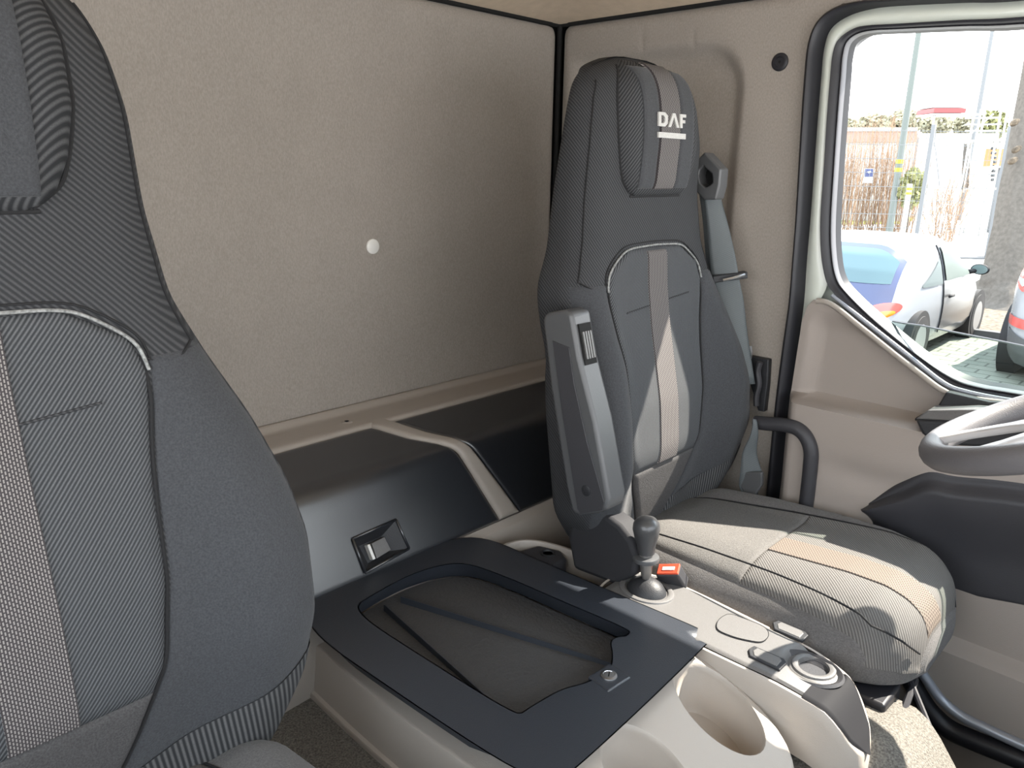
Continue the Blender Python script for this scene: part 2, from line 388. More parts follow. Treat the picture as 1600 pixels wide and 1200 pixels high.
# bright edge of the glass run inside the seal
g0 = [a.lerp(b, .18) for a, b in zip(r0, r1)]; g1 = [a.lerp(b, .42) for a, b in zip(r0, r1)]
strip(g0, g1, YD+.018, YD+.006, .008, closed=True).build('glass_channel', M['channel'], door)
k1 = r1[1:len(r2e)+1]
r1p = r1[:2+12]+[aty(*p, YD) for p in ((1290, 448), (1262, 500), (1246, 580), (1239, 653), (1232, 720), (1226, 800), (1214, 980))]
strip(r1p, r2e, YD+.006, YD+.012, .008).build('painted_frame', M['paint'], door)
strip(r2e, r3e, YD+.012, YD+.010, .034, n=12).build('trim_3', M['rubber'], kind='structure')
# outer door skin below and around
sk = MB(); zs = [1.12, 1.3, 1.5, 1.7, 1.84]
sk.box((-.74, YD+.045, 1.1), (.45, YD+.09, 1.83)); sk.box((-.74, YD+.045, 2.575), (.45, YD+.09, 2.62))
sk.box((-.80, YD+.045, 1.0), (-.70, YD+.09, 2.62))
tri = [Vector((-.705, YD+.045, 1.82)), Vector((-.705, YD+.045, 2.2)), Vector((-.69, YD+.045, 2.10)), Vector((-.67, YD+.045, 2.03)), Vector((-.55, YD+.045, 1.92)), Vector((-.36, YD+.045, 1.82))]
sk.prism(tri, (0, .04, 0)); sk.build('door_skin', M['paint'], door, smooth=False)
# A pillar / front edge of the door
MB().prism([(.34, YD-.0, 1.80), (.48, YD-.0, 1.80), (.20, YD-.0, 2.56), (.02, YD-.0, 2.56)], (0, .07, 0)).build('window_post', M['paint'], door, smooth=False)
# glass wound down: only its lower part shows
ga = [aty(*p, YD+.036) for p in ((1410, 505), (1440, 509), (1500, 521), (1562, 533), (1600, 541))]
gb = [Vector((a.x, YD+.036, 1.80)) for a in ga]
ga = [ga[0]+Vector((-.02, 0, .001))]+ga+[Vector((.30, YD+.036, ga[-1].z-.004))]; gb = [Vector((a.x, YD+.036, 1.80)) for a in ga]
gm = MB(); gm.grid(lambda u, v: ga[int(round(u*6))].lerp(gb[int(round(u*6))], v), 6, 1)
gl = gm.build('glass_pane', M['glass'], door, smooth=False, solid=.004)
ge = MB(); ge.tube([g+Vector((0, .002, 0)) for g in ga], .0022, 6); ge.build('glass_edge', M['silver'], gl)

# beige inner panel with ledge; relief as real depth
TL = [(1.0, -.70), (1.16, -.705)]
edgeL = [aty(*p, YD-.01) for p in ((1216, 800), (1223, 745), (1229, 680), (1236, 615), (1246, 550), (1254, 500), (1262, 478), (1272, 468))]
edgeR = [aty(*p, YD-.01) for p in ((1300, 469), (1350, 508), (1400, 548), (1440, 580), (1474, 605), (1510, 617), (1600, 633))]
ez = [1.0]+[e.z for e in edgeL]; ex = [edgeL[0].x+.01]+[e.x for e in edgeL]
rz = [e.z for e in edgeR][::-1]; rx = [e.x for e in edgeR][::-1]
ztop = edgeL[-1].z
def dpan(u, v):
    z = 1.17 + (ztop-1.17)*v
    xl = ip(z, ez, ex); xr = ip(z, rz, rx) if z > rz[0] else .40
    if z > rz[0]: pass
    # ease the sudden step from full width to the sloping edge
    x = xl + (xr-xl)*(u**1.5 if z <= rz[0] else u)
    zl = 1.772 + .004*(x+.6)
    p = 1-sstep(zl-.006, zl+.006, z-.0)
    prot = .062*p*sstep(xl-.005, xl+.035, x) * 1.0
    hollow = .018*sstep(xl+.012, xl+.055, x)*(1-p)*sstep(0, .05, (xr-x) if z > 1.9 else .1)*(1-sstep(ztop-.07, ztop-.012, z))
    soft = .015*math.exp(-((z-1.64)/.03)**2)*p*sstep(xl+.05, xl+.2, x)
    return (x, YD-.012 - prot + hollow + soft*.6, z)
def rows():
    mb = MB(); nv = 160; nu = 60
    mb.grid(dpan, nu, nv); return mb
rows().build('inner_panel', M['door_beige'], door, solid=.0)
# light trim strip along the sloping sill of the window
def band(pts, y0, r, mname, name):
    MB().tube(smooth_path([aty(*p, y0) for p in pts], 6), r, 10).build(name, M[mname], door)
band(((1276, 470), (1300, 476), (1350, 515), (1400, 555), (1440, 586), (1470, 608), (1500, 620), (1570, 630), (1640, 640)), YD-.012, .006, 'beige', 'sill_strip')
band(((1300, 461), (1350, 501), (1420, 556), (1474, 598), (1510, 612), (1570, 624), (1640, 633)), YD-.004, .0045, 'silver', 'sill_seal')
# black pull / switch block beside the wheel
hb = MB(); hp = [aty(*p, YD-.03) for p in ((1478, 612), (1462, 640), (1428, 654), (1432, 672), (1450, 690), (1640, 700), (1640, 632), (1545, 628))]
hb.prism(hp, (0, .05, 0)); hb.build('handle_recess', M['black'], door, bevel=.004)
ht = MB(); ht.prism([aty(*p, YD-.075) for p in ((1430, 655), (1450, 641), (1520, 640), (1640, 650), (1640, 664), (1520, 660))], (0, .05, 0)); ht.build('door_handle', M['gearpanel'], door, bevel=.003)
hs = MB(); hs.prism([aty(*p, YD-.078) for p in ((1429, 655), (1520, 660), (1640, 664), (1640, 705), (1460, 695), (1440, 678))], (0, .05, 0)); hs.build('switch_block', M['black'], door, bevel=.006)
# dark lower pad
dk = smooth_path([aty(*p, YD-.075) for p in ((1342, 796), (1372, 770), (1410, 744), (1448, 721), (1490, 727), (1560, 732), (1660, 745))], 5)
dl = smooth_path([aty(*p, YD-.075) for p in ((1342, 800), (1390, 860), (1440, 915), (1484, 938), (1540, 952), (1600, 964), (1700, 985))], 5)
n_ = min(len(dk), len(dl))
def pad(u, v):
    i = u*(n_-1); i0 = min(n_-2, int(i)); f = i-i0
    a = dk[i0].lerp(dk[i0+1], f); b = dl[i0].lerp(dl[i0+1], f); p = a.lerp(b, v)
    e = min(v, 1-v, u*.9)
    y = YD-.075 + .055*(1-math.sqrt(max(0, 1-(1-min(1, e/.10))**2))) - .022*sstep(.12, .2, v)*(1-sstep(.2, .7, v)) 
    return (p.x, y, p.z)
MB().grid(pad, 40, 50).build('dark_pad', M['dark'], door)
# lower beige pocket
def pk(u, v):
    x = -.45 + u*.85; zt_ = 1.42-.0*u
    z = 1.17 + v*.30
    y = YD-.076 - .045*(1-sstep(.62, .66, v+.0)) + .02*(1-sstep(.0, .25, v))
    return (x, y, z)
MB().grid(pk, 10, 60).build('map_pocket', M['door_beige'], door)

# sill: rubber seal and silver step edge curving round the bottom of the doorway
def curve3(pts, Y): return smooth_path([aty(*p, Y) for p in pts], 8)
MB().tube(curve3(((1418, 1052), (1434, 1080), (1456, 1113), (1482, 1138), (1520, 1156), (1600, 1188), (1700, 1230)), 1.53), .020, 12).build('trim_4', M['rubber'], kind='structure')
MB().tube(curve3(((1434, 1040), (1448, 1062), (1472, 1094), (1503, 1119), (1541, 1138), (1600, 1165), (1700, 1205)), 1.525), .010, 10).build('trim_5', M['silver'], kind='structure')
MB().box((-.85, 1.56, 1.04), (.4, 1.72, 1.17)).build('trim_6', M['door_beige'], kind='structure', bevel=.01)

# ================================================================== REAR STORAGE BOX
box = empty('rear_storage_box', (-1.2, .6, 1.2), 'beige storage box along the rear wall with black hinged lids', 'storage box')
PX = [-1.425, -1.405, -1.31, -1.295, -1.175, -1.158, -1.147, -1.138, -1.105, -1.082]
PZ = [1.722, 1.705, 1.703, 1.702, 1.680, 1.673, 1.660, 1.642, 1.560, 1.503]
sl = [0]
for i in range(1, len(PX)): sl.append(sl[-1]+math.hypot(PX[i]-PX[i-1], PZ[i]-PZ[i-1]))
SM = sl[-1]
def prof(s):  # s in metres along the profile -> x, z, normal
    x = ip(s, sl, PX); z = ip(s, sl, PZ)
    x2 = ip(min(SM, s+.012), sl, PX); z2 = ip(min(SM, s+.012), sl, PZ); x1 = ip(max(0, s-.012), sl, PX); z1 = ip(max(0, s-.012), sl, PZ)
    d = math.hypot(x2-x1, z2-z1) or 1
    return x, z, -(z2-z1)/d, (x2-x1)/d
S0 = ip(-1.308, PX, sl); S1 = ip(-1.15, PX, sl)
def patch(yl, yr, s0, s1, h, er=.012, nu=40, nv=60):
    def f(u, v):
        s = s0+(s1-s0)*v; a, b = yl(s), yr(s)
        y = a+(b-a)*u; x, z, nx, nz = prof(s)
        e = min(min(u, 1-u)*(b-a), min(v, 1-v)*(s1-s0))
        k = h if e >= er else -.006+(h+.006)*math.sqrt(max(0, 1-(1-e/er)**2))
        return (x+nx*k, y, z+nz*k)
    def warp(t, L):  # cluster samples at the ends
        return .5-.5*math.cos(PI*t)
    return MB().grid(lambda u, v: f(warp(u, 1), warp(v, 1)), nu, nv)
SE = [S0, (S0+S1)/2, S1, SM]
aR = lambda s: ip(s, SE, [.925, .965, 1.03, 1.098])   # right edge of first lid
bL = lambda s: ip(s, SE, [.985, 1.02, 1.075, 1.165])  # left edge of second lid
body = MB()
body.grid(lambda u, v: ((prof(v*SM)[0]), YP + u*(YD-.01-YP), prof(v*SM)[1]-.045), 60, 60)
body.grid(lambda u, v: (ip(v, [0, .25, .6, 1], [-1.086, -1.07, -1.045, -1.04]), YP + u*(YD-.01-YP), ip(v, [0, .25, .6, 1], [1.498, 1.485, 1.43, 1.04])), 2, 24)
body.build('body', M['beige'], box)
patch(lambda s: YP, lambda s: YD-.012, 0.0, S0-.004, .004, .012, 60, 14).build('rear_rim', M['beige'], box)
patch(lambda s: aR(s)+.004, lambda s: bL(s)-.004, S0-.03, SM+.0, .004, .012, 14, 70).build('divider', M['beige'], box)
patch(lambda s: YD-.10, lambda s: YD-.012, S0-.03, SM, .003, .012, 14, 50).build('end_rim', M['beige'], box)
patch(lambda s: YP+.05, aR, S0, SM, .000, .010, 60, 60).build('lid', M['lid_black'], box)
patch(bL, lambda s: YD-.105, S0, SM, .000, .010, 40, 60).build('lid', M['lid_black'], box)
# latch: recessed bezel and push button on the sloping front of the first lid
lid = bpy.data.objects['lid']
LN = Vector((.925, 0, .38)).normalized()
def lt(px, py, off=0): return atpl(px, py, Vector((-1.104, .8, 1.56))+LN*off, LN)
outer = [(551, 842), (619, 812), (639, 857), (571, 895)]
inner = [(567, 853), (603, 837), (613, 861), (581, 880)]
lb = MB(); O_ = [lt(*p, .002) for p in outer]; I_ = [lt(*p, -.016) for p in inner]; O2 = [lt(*p, .006) for p in [(549, 842), (620, 810), (641, 858), (570, 897)]]
I_b = [p-LN*.014 for p in [lt(*q, -.002) for q in inner]]
lb.add(O_+I_b, [(i, (i+1) % 4, 4+(i+1) % 4, 4+i) for i in range(4)]+[(4, 5, 6, 7)])
bz = MB(); rim = []
for a, b in zip(O_, O_[1:]+O_[:1]): bz.tube([a, b], .0028, 8)
cut = MB(); cut.prism([p+LN*.02 for p in [lt(*q, .0) for q in outer]], -LN*.045); co = cut.build('cutter', M['black'], smooth=False)
bo_ = lid.modifiers.new('b', 'BOOLEAN'); bo_.operation = 'DIFFERENCE'; bo_.object = co; bo_.solver = 'EXACT'
sol = lid.modifiers.new('s', 'SOLIDIFY'); sol.thickness = .003; sol.offset = -1
lid.modifiers.move(1, 0)
co.parent = None
_dg = bpy.context.evaluated_depsgraph_get(); _me = bpy.data.meshes.new_from_object(lid.evaluated_get(_dg)); lid.modifiers.clear(); lid.data = _me
bpy.data.objects.remove(co)
lo = lb.build('latch', M['black'], lid, smooth=False)
bz.build('latch_rim', M['lid_black'], lid)
bt = MB(); bt.prism([lt(*p, -.003) for p in ((581, 849), (601, 839), (611, 859), (589, 873))], -LN*.012); bt.build('latch_button', M['gearpanel'], lid, bevel=.001, label='grey square push button')
bt = MB(); bt.prism([lt(*p, -.004) for p in ((574, 852), (578, 850), (587, 873), (583, 875))], -LN*.012); bt.build('latch_tab', M['white'], lid, bevel=.0006)
for (px, py) in ((542, 662), (815, 577)):
    p = atz(px, py, 1.704)
    MB().lathe([(.0, .0045), (.004, .0045), (.007, .006), (.012, .0045), (.015, 0.001), (.016, -.002)], p, (0, 0, 1), 20).build('screw_cap', M['beige'], box)
    MB().lathe([(.0005, .0035), (.005, .0062)], p, (0, 0, 1), 16).build('screw', M['seam'], box)

# ================================================================== CENTRE CONSOLE
con = empty('centre_console', (-.75, .8, 1.42), 'beige centre console with two cup holders and black lidded tray', 'centre console')
ZT = 1.49
# body: rounded plan outline, slightly flared walls. top slopes away towards the cup holders
def ctop(x): return ZT-.006 - .22*max(0, x+.53) - .046*(1-sstep(-.575, -.556, x))
plan = [(-1.035, .608), (-.80, .602), (-.56, .614), (-.44, .632), (-.335, .685), (-.305, .77), (-.305, .87), (-.335, .945), (-.40, .99), (-.50, 1.008), (-.62, 1.006), (-.80, 1.0), (-1.0, .99), (-1.045, .95), (-1.075, .80), (-1.07, .62)]
def pl_off(k):
    c = Vector((-.70, .80, 0)); P = smooth_path([Vector((x, y, 0)) for x, y in plan], 6, True); out = []
    n = len(P)
    for i in range(n):
        t = (P[(i+1) % n]-P[i-1]).normalized(); nn = Vector((t.y, -t.x, 0)); out.append(P[i]+nn*k)
    return out
levels = [(.000, 'top', -.010), (.008, 'top', -.0025), (.012, 'top', .0), (.012, 'm', .02), (.010, 'm', .055), (-.002, 'm', .08), (.030, 'm', .085), (.034, 'm', .16)]
# walls grid
def wall_ring(k, dz):
    P = pl_off(k); return [Vector((p.x, p.y, ctop(p.x)-dz)) for p in P]
rings = [wall_ring(-.006, 0), wall_ring(-.0015, .002), wall_ring(0, .007), wall_ring(.006, .05), wall_ring(.010, .08), wall_ring(.0102, .082), wall_ring(.016, .084), wall_ring(.018, .088), wall_ring(.02, .16)]
cb = MB(); n = len(rings[0])
vs = [p for r_ in rings for p in r_]
cb.add(vs, [(j*n+i, j*n+(i+1) % n, (j+1)*n+(i+1) % n, (j+1)*n+i) for j in range(len(rings)-1) for i in range(n)])
# cup holder openings in the top: a triangulated cap with two elliptical holes
cups = [((-.437, .912), .088, .052, R(-28)), ((-.455, .722), .080, .056, R(-28))]
cups = [((-.455, .938), .0865, .0535, R(-22)), ((-.448, .745), .085, .056, R(-22))]
def cupring(c, k=1.0, dz=0, n=40):
    (cx, cy), a, b, th = c; out = []
    for i in range(n):
        t = 2*PI*i/n; X = a*k*math.cos(t); Y = b*k*math.sin(t)
        x = cx+X*math.cos(th)-Y*math.sin(th); y = cy+X*math.sin(th)+Y*math.cos(th)
        out.append(Vector((x, y, ctop(x)-dz)))
    return out
bm = bmesh.new()
def loop(P):
    v = [bm.verts.new(p) for p in P]; return [bm.edges.new((v[i], v[(i+1) % len(v)])) for i in range(len(v))]
E_ = loop([p for p in rings[0] if p.x > -.553])
for c in cups: E_ += loop(cupring(c, 1.03))
bmesh.ops.triangle_fill(bm, use_beauty=True, edges=E_)
bm.verts.ensure_lookup_table()
bk2 = [p for p in rings[0] if p.x < -.56]; cb.add(bk2, [tuple(range(len(bk2)))])
cb.add([v.co.copy() for v in bm.verts], [tuple(v.index for v in f.verts) for f in (bm.verts.index_update() or bm.faces)]); bm.free()
cb.build('body', M['beige_light'], con, wn_=True)
for c in cups:
    w = MB(); rr = [cupring(c, 1.03), cupring(c, .99, .0035), cupring(c, .975, .010), cupring(c, .90, .075), cupring(c, .84, .082), cupring(c, .02, .084)]
    w.add([p for r_ in rr for p in r_], [(j*40+i, j*40+(i+1) % 40, (j+1)*40+(i+1) % 40, (j+1)*40+i) for j in range(len(rr)-1) for i in range(40)]+[tuple(range(200, 240))])
    w.build('cup_holder', M['beige_light'], con)
# black lid: raised rim round a sunken tray
def lidpt(px, py, z=ZT+.012): return atz(px, py, z)
lid_o = [(-1.085, .71), (-1.085, .83), (-1.06, .94), (-1.02, .985), (-.90, .995), (-.72, 1.005), (-.555, 1.015), (-.548, 1.006), (-.535, .82), (-.528, .652), (-.535, .632), (-.60, .619), (-.80, .607), (-.96, .603), (-1.04, .622), (-1.075, .658)]
def Lp(P, k, z):
    P = [Vector((x, y, 0)) for x, y in P]; P = smooth_path(P, 5, True); n = len(P); out = []
    for i in range(n):
        t = (P[(i+1) % n]-P[i-1]).normalized(); nn = Vector((t.y, -t.x, 0)); q = P[i]+nn*k; out.append(Vector((q.x, q.y, z)))
    return out
ZL = ZT+.016
tray_o = [(-1.035, .70), (-1.045, .80), (-1.03, .88), (-.99, .925), (-.90, .945), (-.76, .958), (-.655, .968), (-.620, .962), (-.612, .935), (-.622, .915), (-.605, .895), (-.585, .865), (-.578, .83), (-.585, .79), (-.60, .75), (-.605, .70), (-.61, .668), (-.65, .655), (-.80, .648), (-.94, .645), (-1.0, .653), (-1.025, .67)]
lr = [Lp(lid_o, .013, ZT-.042), Lp(lid_o, .0125, ZT-.026), Lp(lid_o, .010, ZT-.010), Lp(lid_o, .004, ZT+.002), Lp(lid_o, -.004, ZT+.0095), Lp(lid_o, -.013, ZT+.0140), Lp(lid_o, -.022, ZL-.0003), Lp(lid_o, -.026, ZL), Lp(lid_o, -.028, ZL)]
def bridge_fill(outer, inner, name_mb):
    bm = bmesh.new()
    def lp(P):
        v = [bm.verts.new(p) for p in P]; return [bm.edges.new((v[i], v[(i+1) % len(v)])) for i in range(len(v))]
    E = lp(outer)+lp(inner); bmesh.ops.triangle_fill(bm, use_beauty=True, edges=E); bm.verts.index_update()
    name_mb.add([v.co.copy() for v in bm.verts], [tuple(v.index for v in f.verts) for f in bm.faces]); bm.free()
lm = MB(); n = len(lr[0])
lm.add([p for r_ in lr for p in r_], [(j*n+i, j*n+(i+1) % n, (j+1)*n+(i+1) % n, (j+1)*n+i) for j in range(len(lr)-1) for i in range(n)])
ti = [Lp(tray_o, .016, ZL), Lp(tray_o, .014, ZL), Lp(tray_o, .010, ZL-.0012), Lp(tray_o, .006, ZL-.0045), Lp(tray_o, .003, ZL-.011), Lp(tray_o, -.004, ZL-.036), Lp(tray_o, -.010, ZL-.042)]
bridge_fill(lr[-1], ti[0], lm)
n = len(ti[0])
lm.add([p for r_ in ti for p in r_], [(j*n+i, j*n+(i+1) % n, (j+1)*n+(i+1) % n, (j+1)*n+i) for j in range(len(ti)-1) for i in range(n)])
clid = lm.build('tray_lid', M['tray'], con)
fm = MB(); P_ = Lp(tray_o, -.004, ZL-.041); fm.add(P_, [tuple(range(len(P_)))]); fm.build('tray_mat', M['traymat'], clid, smooth=False)
for a, b in (((-1.02, .737), (-.612, .685)), ((-1.02, .775), (-.605, .908))):
    a, b = Vector((*a, 0)), Vector((*b, 0)); d = (b-a).normalized(); q = Vector((-d.y, d.x, 0))*.0015
    mb = MB(); mb.add([Vector((p.x, p.y, z)) for p, z in ((a-q, ZL-.043), (a+q, ZL-.043), (b+q, ZL-.043), (b-q, ZL-.043), (a-q*.6, ZL-.028), (a+q*.6, ZL-.028), (b+q*.6, ZL-.034), (b-q*.6, ZL-.034))],
                  [(0, 3, 2, 1), (4, 5, 6, 7), (0, 1, 5, 4), (1, 2, 6, 5), (2, 3, 7, 6), (3, 0, 4, 7)])
    mb.build('divider_rib', M['tray'], clid, smooth=False)
kk = MB(); kc = Vector((-.583, .832, ZL-.010))
kk.prism([kc+Vector(p) for p in ((-.022, -.024, -.012), (.022, -.030, -.012), (.026, .022, -.012), (-.018, .026, -.012))], (0, 0, .024)); kl = kk.build('lock_housing', M['tray'], clid, bevel=.003)
MB().lathe([(.013, .010), (.0125, .0135), (.009, .0142), (.0085, .0135), (.0, .0138)], kc, (0, 0, 1), 28).build('lock_cylinder', M['metal'], kl)
MB().box((-.001, -.005, 0), (.001, .005, .0006), Matrix.Translation(kc+Vector((0, 0, .0140))) @ Matrix.Rotation(R(30), 4, 'Z')).build('keyhole', M['gap'], kl, smooth=False)

# ================================================================== GEAR CONSOLE
gc = empty('gear_console', (-.55, 1.08, 1.43), 'narrow beige gear console with grey top panel and small switches beside driver seat', 'gear console')
GZ = 1.498
gplan = [(-.745, 1.017), (-.60, 1.008), (-.45, 1.008), (-.34, 1.012), (-.285, 1.018), (-.268, 1.035), (-.280, 1.085), (-.320, 1.118), (-.38, 1.138), (-.48, 1.147), (-.62, 1.158), (-.70, 1.157), (-.748, 1.135), (-.768, 1.09), (-.765, 1.045)]
def gtop(x): return GZ - .010*sstep(-.42, -.30, x) - .06*sstep(-.335, -.245, x)
def gring(k, dz):
    P = smooth_path([Vector((x, y, 0)) for x, y in gplan], 5, True); n = len(P); out = []
    for i in range(n):
        t = (P[(i+1) % n]-P[i-1]).normalized(); nn = Vector((t.y, -t.x, 0)); q = P[i]+nn*k; out.append(Vector((q.x, q.y, gtop(q.x)-dz)))
    return out
rr = [gring(-.006, 0.001), gring(-.001, .001), gring(.001, .004), gring(.004, .02), gring(.010, .05), gring(.014, .09)]
gb_ = MB(); n = len(rr[0])
gb_.add([p for r_ in rr for p in r_], [(j*n+i, j*n+(i+1) % n, (j+1)*n+(i+1) % n, (j+1)*n+i) for j in range(len(rr)-1) for i in range(n)])
# the long beige walls run back into a narrow bin behind the lever
gb_.build('body', M['beige_light'], gc)
# grey top panel: gridded so it follows the fall at the front, dark nose at the end
def gx(u): return -.752 + u*(.490)
LX = [p[0] for p in gplan]
lowx = [-.765, -.745, -.60, -.45, -.34, -.285, -.262]; lowy = [1.07, 1.017, 1.008, 1.008, 1.012, 1.018, 1.038]
hix = [-.768, -.748, -.70, -.62, -.48, -.38, -.32, -.28, -.262]; hiy = [1.075, 1.135, 1.157, 1.158, 1.147, 1.138, 1.118, 1.085, 1.045]
def ctp(u, v, k=.007):
    x = gx(u); a = ip(x, lowx, lowy)+k; b = ip(x, hix, hiy)-k
    y = a+(b-a)*v; e = min(v, 1-v, u, 1-u)
    d = math.hypot(x+.378, y-1.098)    # sunken bowl round the power socket
    z = gtop(x)+.0035 - .0035*(1-min(1, e/.03)) - .022*(1-sstep(.026, .050, d))
    return Vector((x, y, z))
tp = MB(); tp.grid(lambda u, v: ctp(u*.80, v), 80, 30); tp.build('top_panel', M['gearpanel'], gc)
tp = MB(); tp.grid(lambda u, v: ctp(.80+u*.20, v, .002), 24, 24); tp.build('front_panel', mat('nose_black_shaded', (.012, .012, .014), .7, spec=.15), gc)  # black nose, darkened further: the shadow falling there is in its colour
def onp(px, py, k=.0): p = atz(px, py, GZ+.005); return Vector((p.x, p.y, GZ+.0055+k))
# blank cover plate outline
cp = smooth_path([onp(*p) for p in ((1121, 983), (1123, 969), (1139, 960), (1160, 966), (1192, 979), (1201, 992), (1190, 1003), (1165, 1000), (1140, 993))], 5, True)
MB().tube(cp+cp[:1], .0007, 6).build('cover_plate_seam', M['seam'], gc)
cpm = MB(); cpm.prism([p-Vector((0, 0, .001)) for p in cp], (0, 0, .0012)); cpm.build('cover_plate', M['gearpanel'], gc, smooth=False)
for q in (((1210, 975), (1218, 972), (1256, 988), (1260, 993), (1252, 1001), (1212, 984)), ((1172, 1017), (1180, 1012), (1222, 1030), (1226, 1036), (1216, 1046), (1174, 1026))):
    c0 = sum((onp(*p) for p in q), Vector())/len(q)
    fr_ = [c0+(onp(*p)-c0)*1.12 for p in q]
    mb = MB(); mb.prism([p-Vector((0, 0, .003)) for p in fr_], (0, 0, .0045)); f_ = mb.build('switch', M['black'], gc, bevel=.0015)
    mb = MB(); mb.prism([c0+(onp(*p)-c0)*.84 for p in q], (0, 0, .0026)); mb.build('rocker', M['gearpanel'], f_, bevel=.0015)
# socket ring
MB().lathe([(.0535, -.004), (.050, -.0005), (.047, -.002), (.042, -.008), (.034, -.012)], (-.380, 1.086, GZ+.0015), (0, 0, 1), 40, sx=1.0, sy=.80, xd=(1, 0, 0), cap=False).build('socket_bowl', M['arm_dark'], gc)
sc_ = Vector((-.378, 1.098, GZ-.011))
MB().lathe([(.040, 0), (.040, .004), (.037, .006), (.034, .006), (.033, .009), (.029, .010), (.024, .008), (.0225, .003), (.022, -.004)], sc_, (0, 0, 1), 44, cap=False).build('socket_ring', M['gearpanel'], gc)
MB().lathe([(.0225, .0), (.021, -.003), (.0, -.003)], sc_, (0, 0, 1), 30).build('socket_cap', M['arm_dark'], gc)
# bin behind
def brg(P, k, z):
    P = smooth_path([Vector((x, y, 0)) for x, y in P], 5, True); n = len(P); o_ = []
    for i in range(n):
        t = (P[(i+1) % n]-P[i-1]).normalized(); nn = Vector((t.y, -t.x, 0)); q = P[i]+nn*k; o_.append(Vector((q.x, q.y, z)))
    return o_
bp_ = [(-1.00, 1.02), (-.86, 1.006), (-.73, 1.012), (-.735, 1.10), (-.77, 1.125), (-.84, 1.13), (-.92, 1.125), (-.98, 1.105), (-1.01, 1.07)]
rr = [brg(bp_, .012, 1.40), brg(bp_, .003, 1.485), brg(bp_, 0, 1.490), brg(bp_, -.005, 1.490), brg(bp_, -.008, 1.484), brg(bp_, -.012, 1.435)]
n = len(rr[0]); mb = MB(); mb.add([p for r_ in rr for p in r_], [(j*n+i, j*n+(i+1) % n, (j+1)*n+(i+1) % n, (j+1)*n+i) for j in range(len(rr)-1) for i in range(n)])
mb.build('storage_bin', M['beige'], gc)
mb = MB(); P_ = brg(bp_, -.010, 1.437); mb.add(P_, [tuple(range(len(P_)))]); mb.build('bin_floor', M['gap'], gc, smooth=False)
ci = MB(); cc = Vector((-.945, 1.07, 1.44))
ci.prism([Vector((x, y, 1.437)) for x, y in ((-.985, 1.04), (-.90, 1.025), (-.885, 1.05), (-.89, 1.10), (-.92, 1.118), (-.97, 1.10))], (0, 0, .048)); cix = ci.build('bin_insert', M['dark'], gc, bevel=.008)
MB().lathe([(.016, .0), (.016, .0025), (.012, .003), (.010, -.0), (.0, -.0)], (-.93, 1.085, 1.485), (0, 0, 1), 24).build('bin_knob', M['black'], cix)

# gear lever
gl_ = empty('gear_lever', (-.692, 1.09, 1.50), 'short gear lever with black knob and lifting collar rising from the grey console', 'gear lever')
ring_c = Vector((-.690, 1.088, GZ+.002))
MB().lathe([(.052, .0), (.050, .004), (.044, .0055), (.040, .004), (.0385, -.003)], ring_c, (0, 0, 1), 40, sx=1.05, sy=.86, xd=(1, 0, 0), cap=False).build('collar_ring', M['gearpanel'], gl_)
MB().lathe([(.0385, -.004), (.036, .004), (.030, .014), (.021, .021), (.012, .025), (.006, .026)], ring_c, (0, 0, 1), 32, sx=1.05, sy=.86, xd=(1, 0, 0)).build('ball_cover', M['black'], gl_)
# lever axis through photo: base (1015,905) to knob (1010,830)
lb0 = Vector((-.692, 1.088, 1.515)); kt = aty(1010, 828, 1.088); ax = (kt-lb0).normalized(); LL = (kt-lb0).length
MB().lathe([(.0075, 0), (.0075, .012), (.0095, .016), (.0125, .045), (.0125, .060), (.010, .062), (.010, LL-.02)], lb0, ax, 24).build('lever_shaft', mat('lever_steel', (.22, .21, .20), .35, metal=.6), gl_)
MB().lathe([(.015, LL-.062), (.0235, LL-.060), (.0245, LL-.056), (.0235, LL-.052), (.015, LL-.050)], lb0, ax, 28).build('lift_collar', M['arm'], gl_)
MB().lathe([(.010, LL-.048), (.0155, LL-.045), (.017, LL-.03), (.022, LL-.012), (.025, LL+.002), (.0235, LL+.013), (.0175, LL+.021), (.008, LL+.0245), (.001, LL+.025)], lb0, ax, 30).build('lever_knob', mat('knob_leather', (.05, .05, .052), .32, spec=.6, bump=.2, bscale=200), gl_)

# ================================================================== SEAT
YC = 1.297; SX = 0.0
Zk = [1.44, 1.46, 1.50, 1.60, 1.70, 1.80, 1.87, 1.95, 2.03, 2.10, 2.20, 2.30, 2.36, 2.40, 2.43, 2.447, 2.452]
Wk = [.19, .245, .285, .312, .322, .322, .310, .285, .248, .218, .203, .196, .184, .166, .135, .092, .03]
Xk = [-.842, -.842, -.838, -.815, -.800, -.810, -.825, -.843, -.856, -.862, -.868, -.862, -.866, -.876, -.895, -.925, -.95]
Bk = [.00, .01, .02, .035, .045, .045, .038, .022, .008, .0, -.004, -.008, -.01, -.01, -.008, -.004, 0]
Tk = [.05, .06, .08, .10, .12, .125, .125, .12, .115, .11, .105, .10, .095, .09, .07, .04, .01]
def sp(z, T):
    return ip(z, Zk, T)
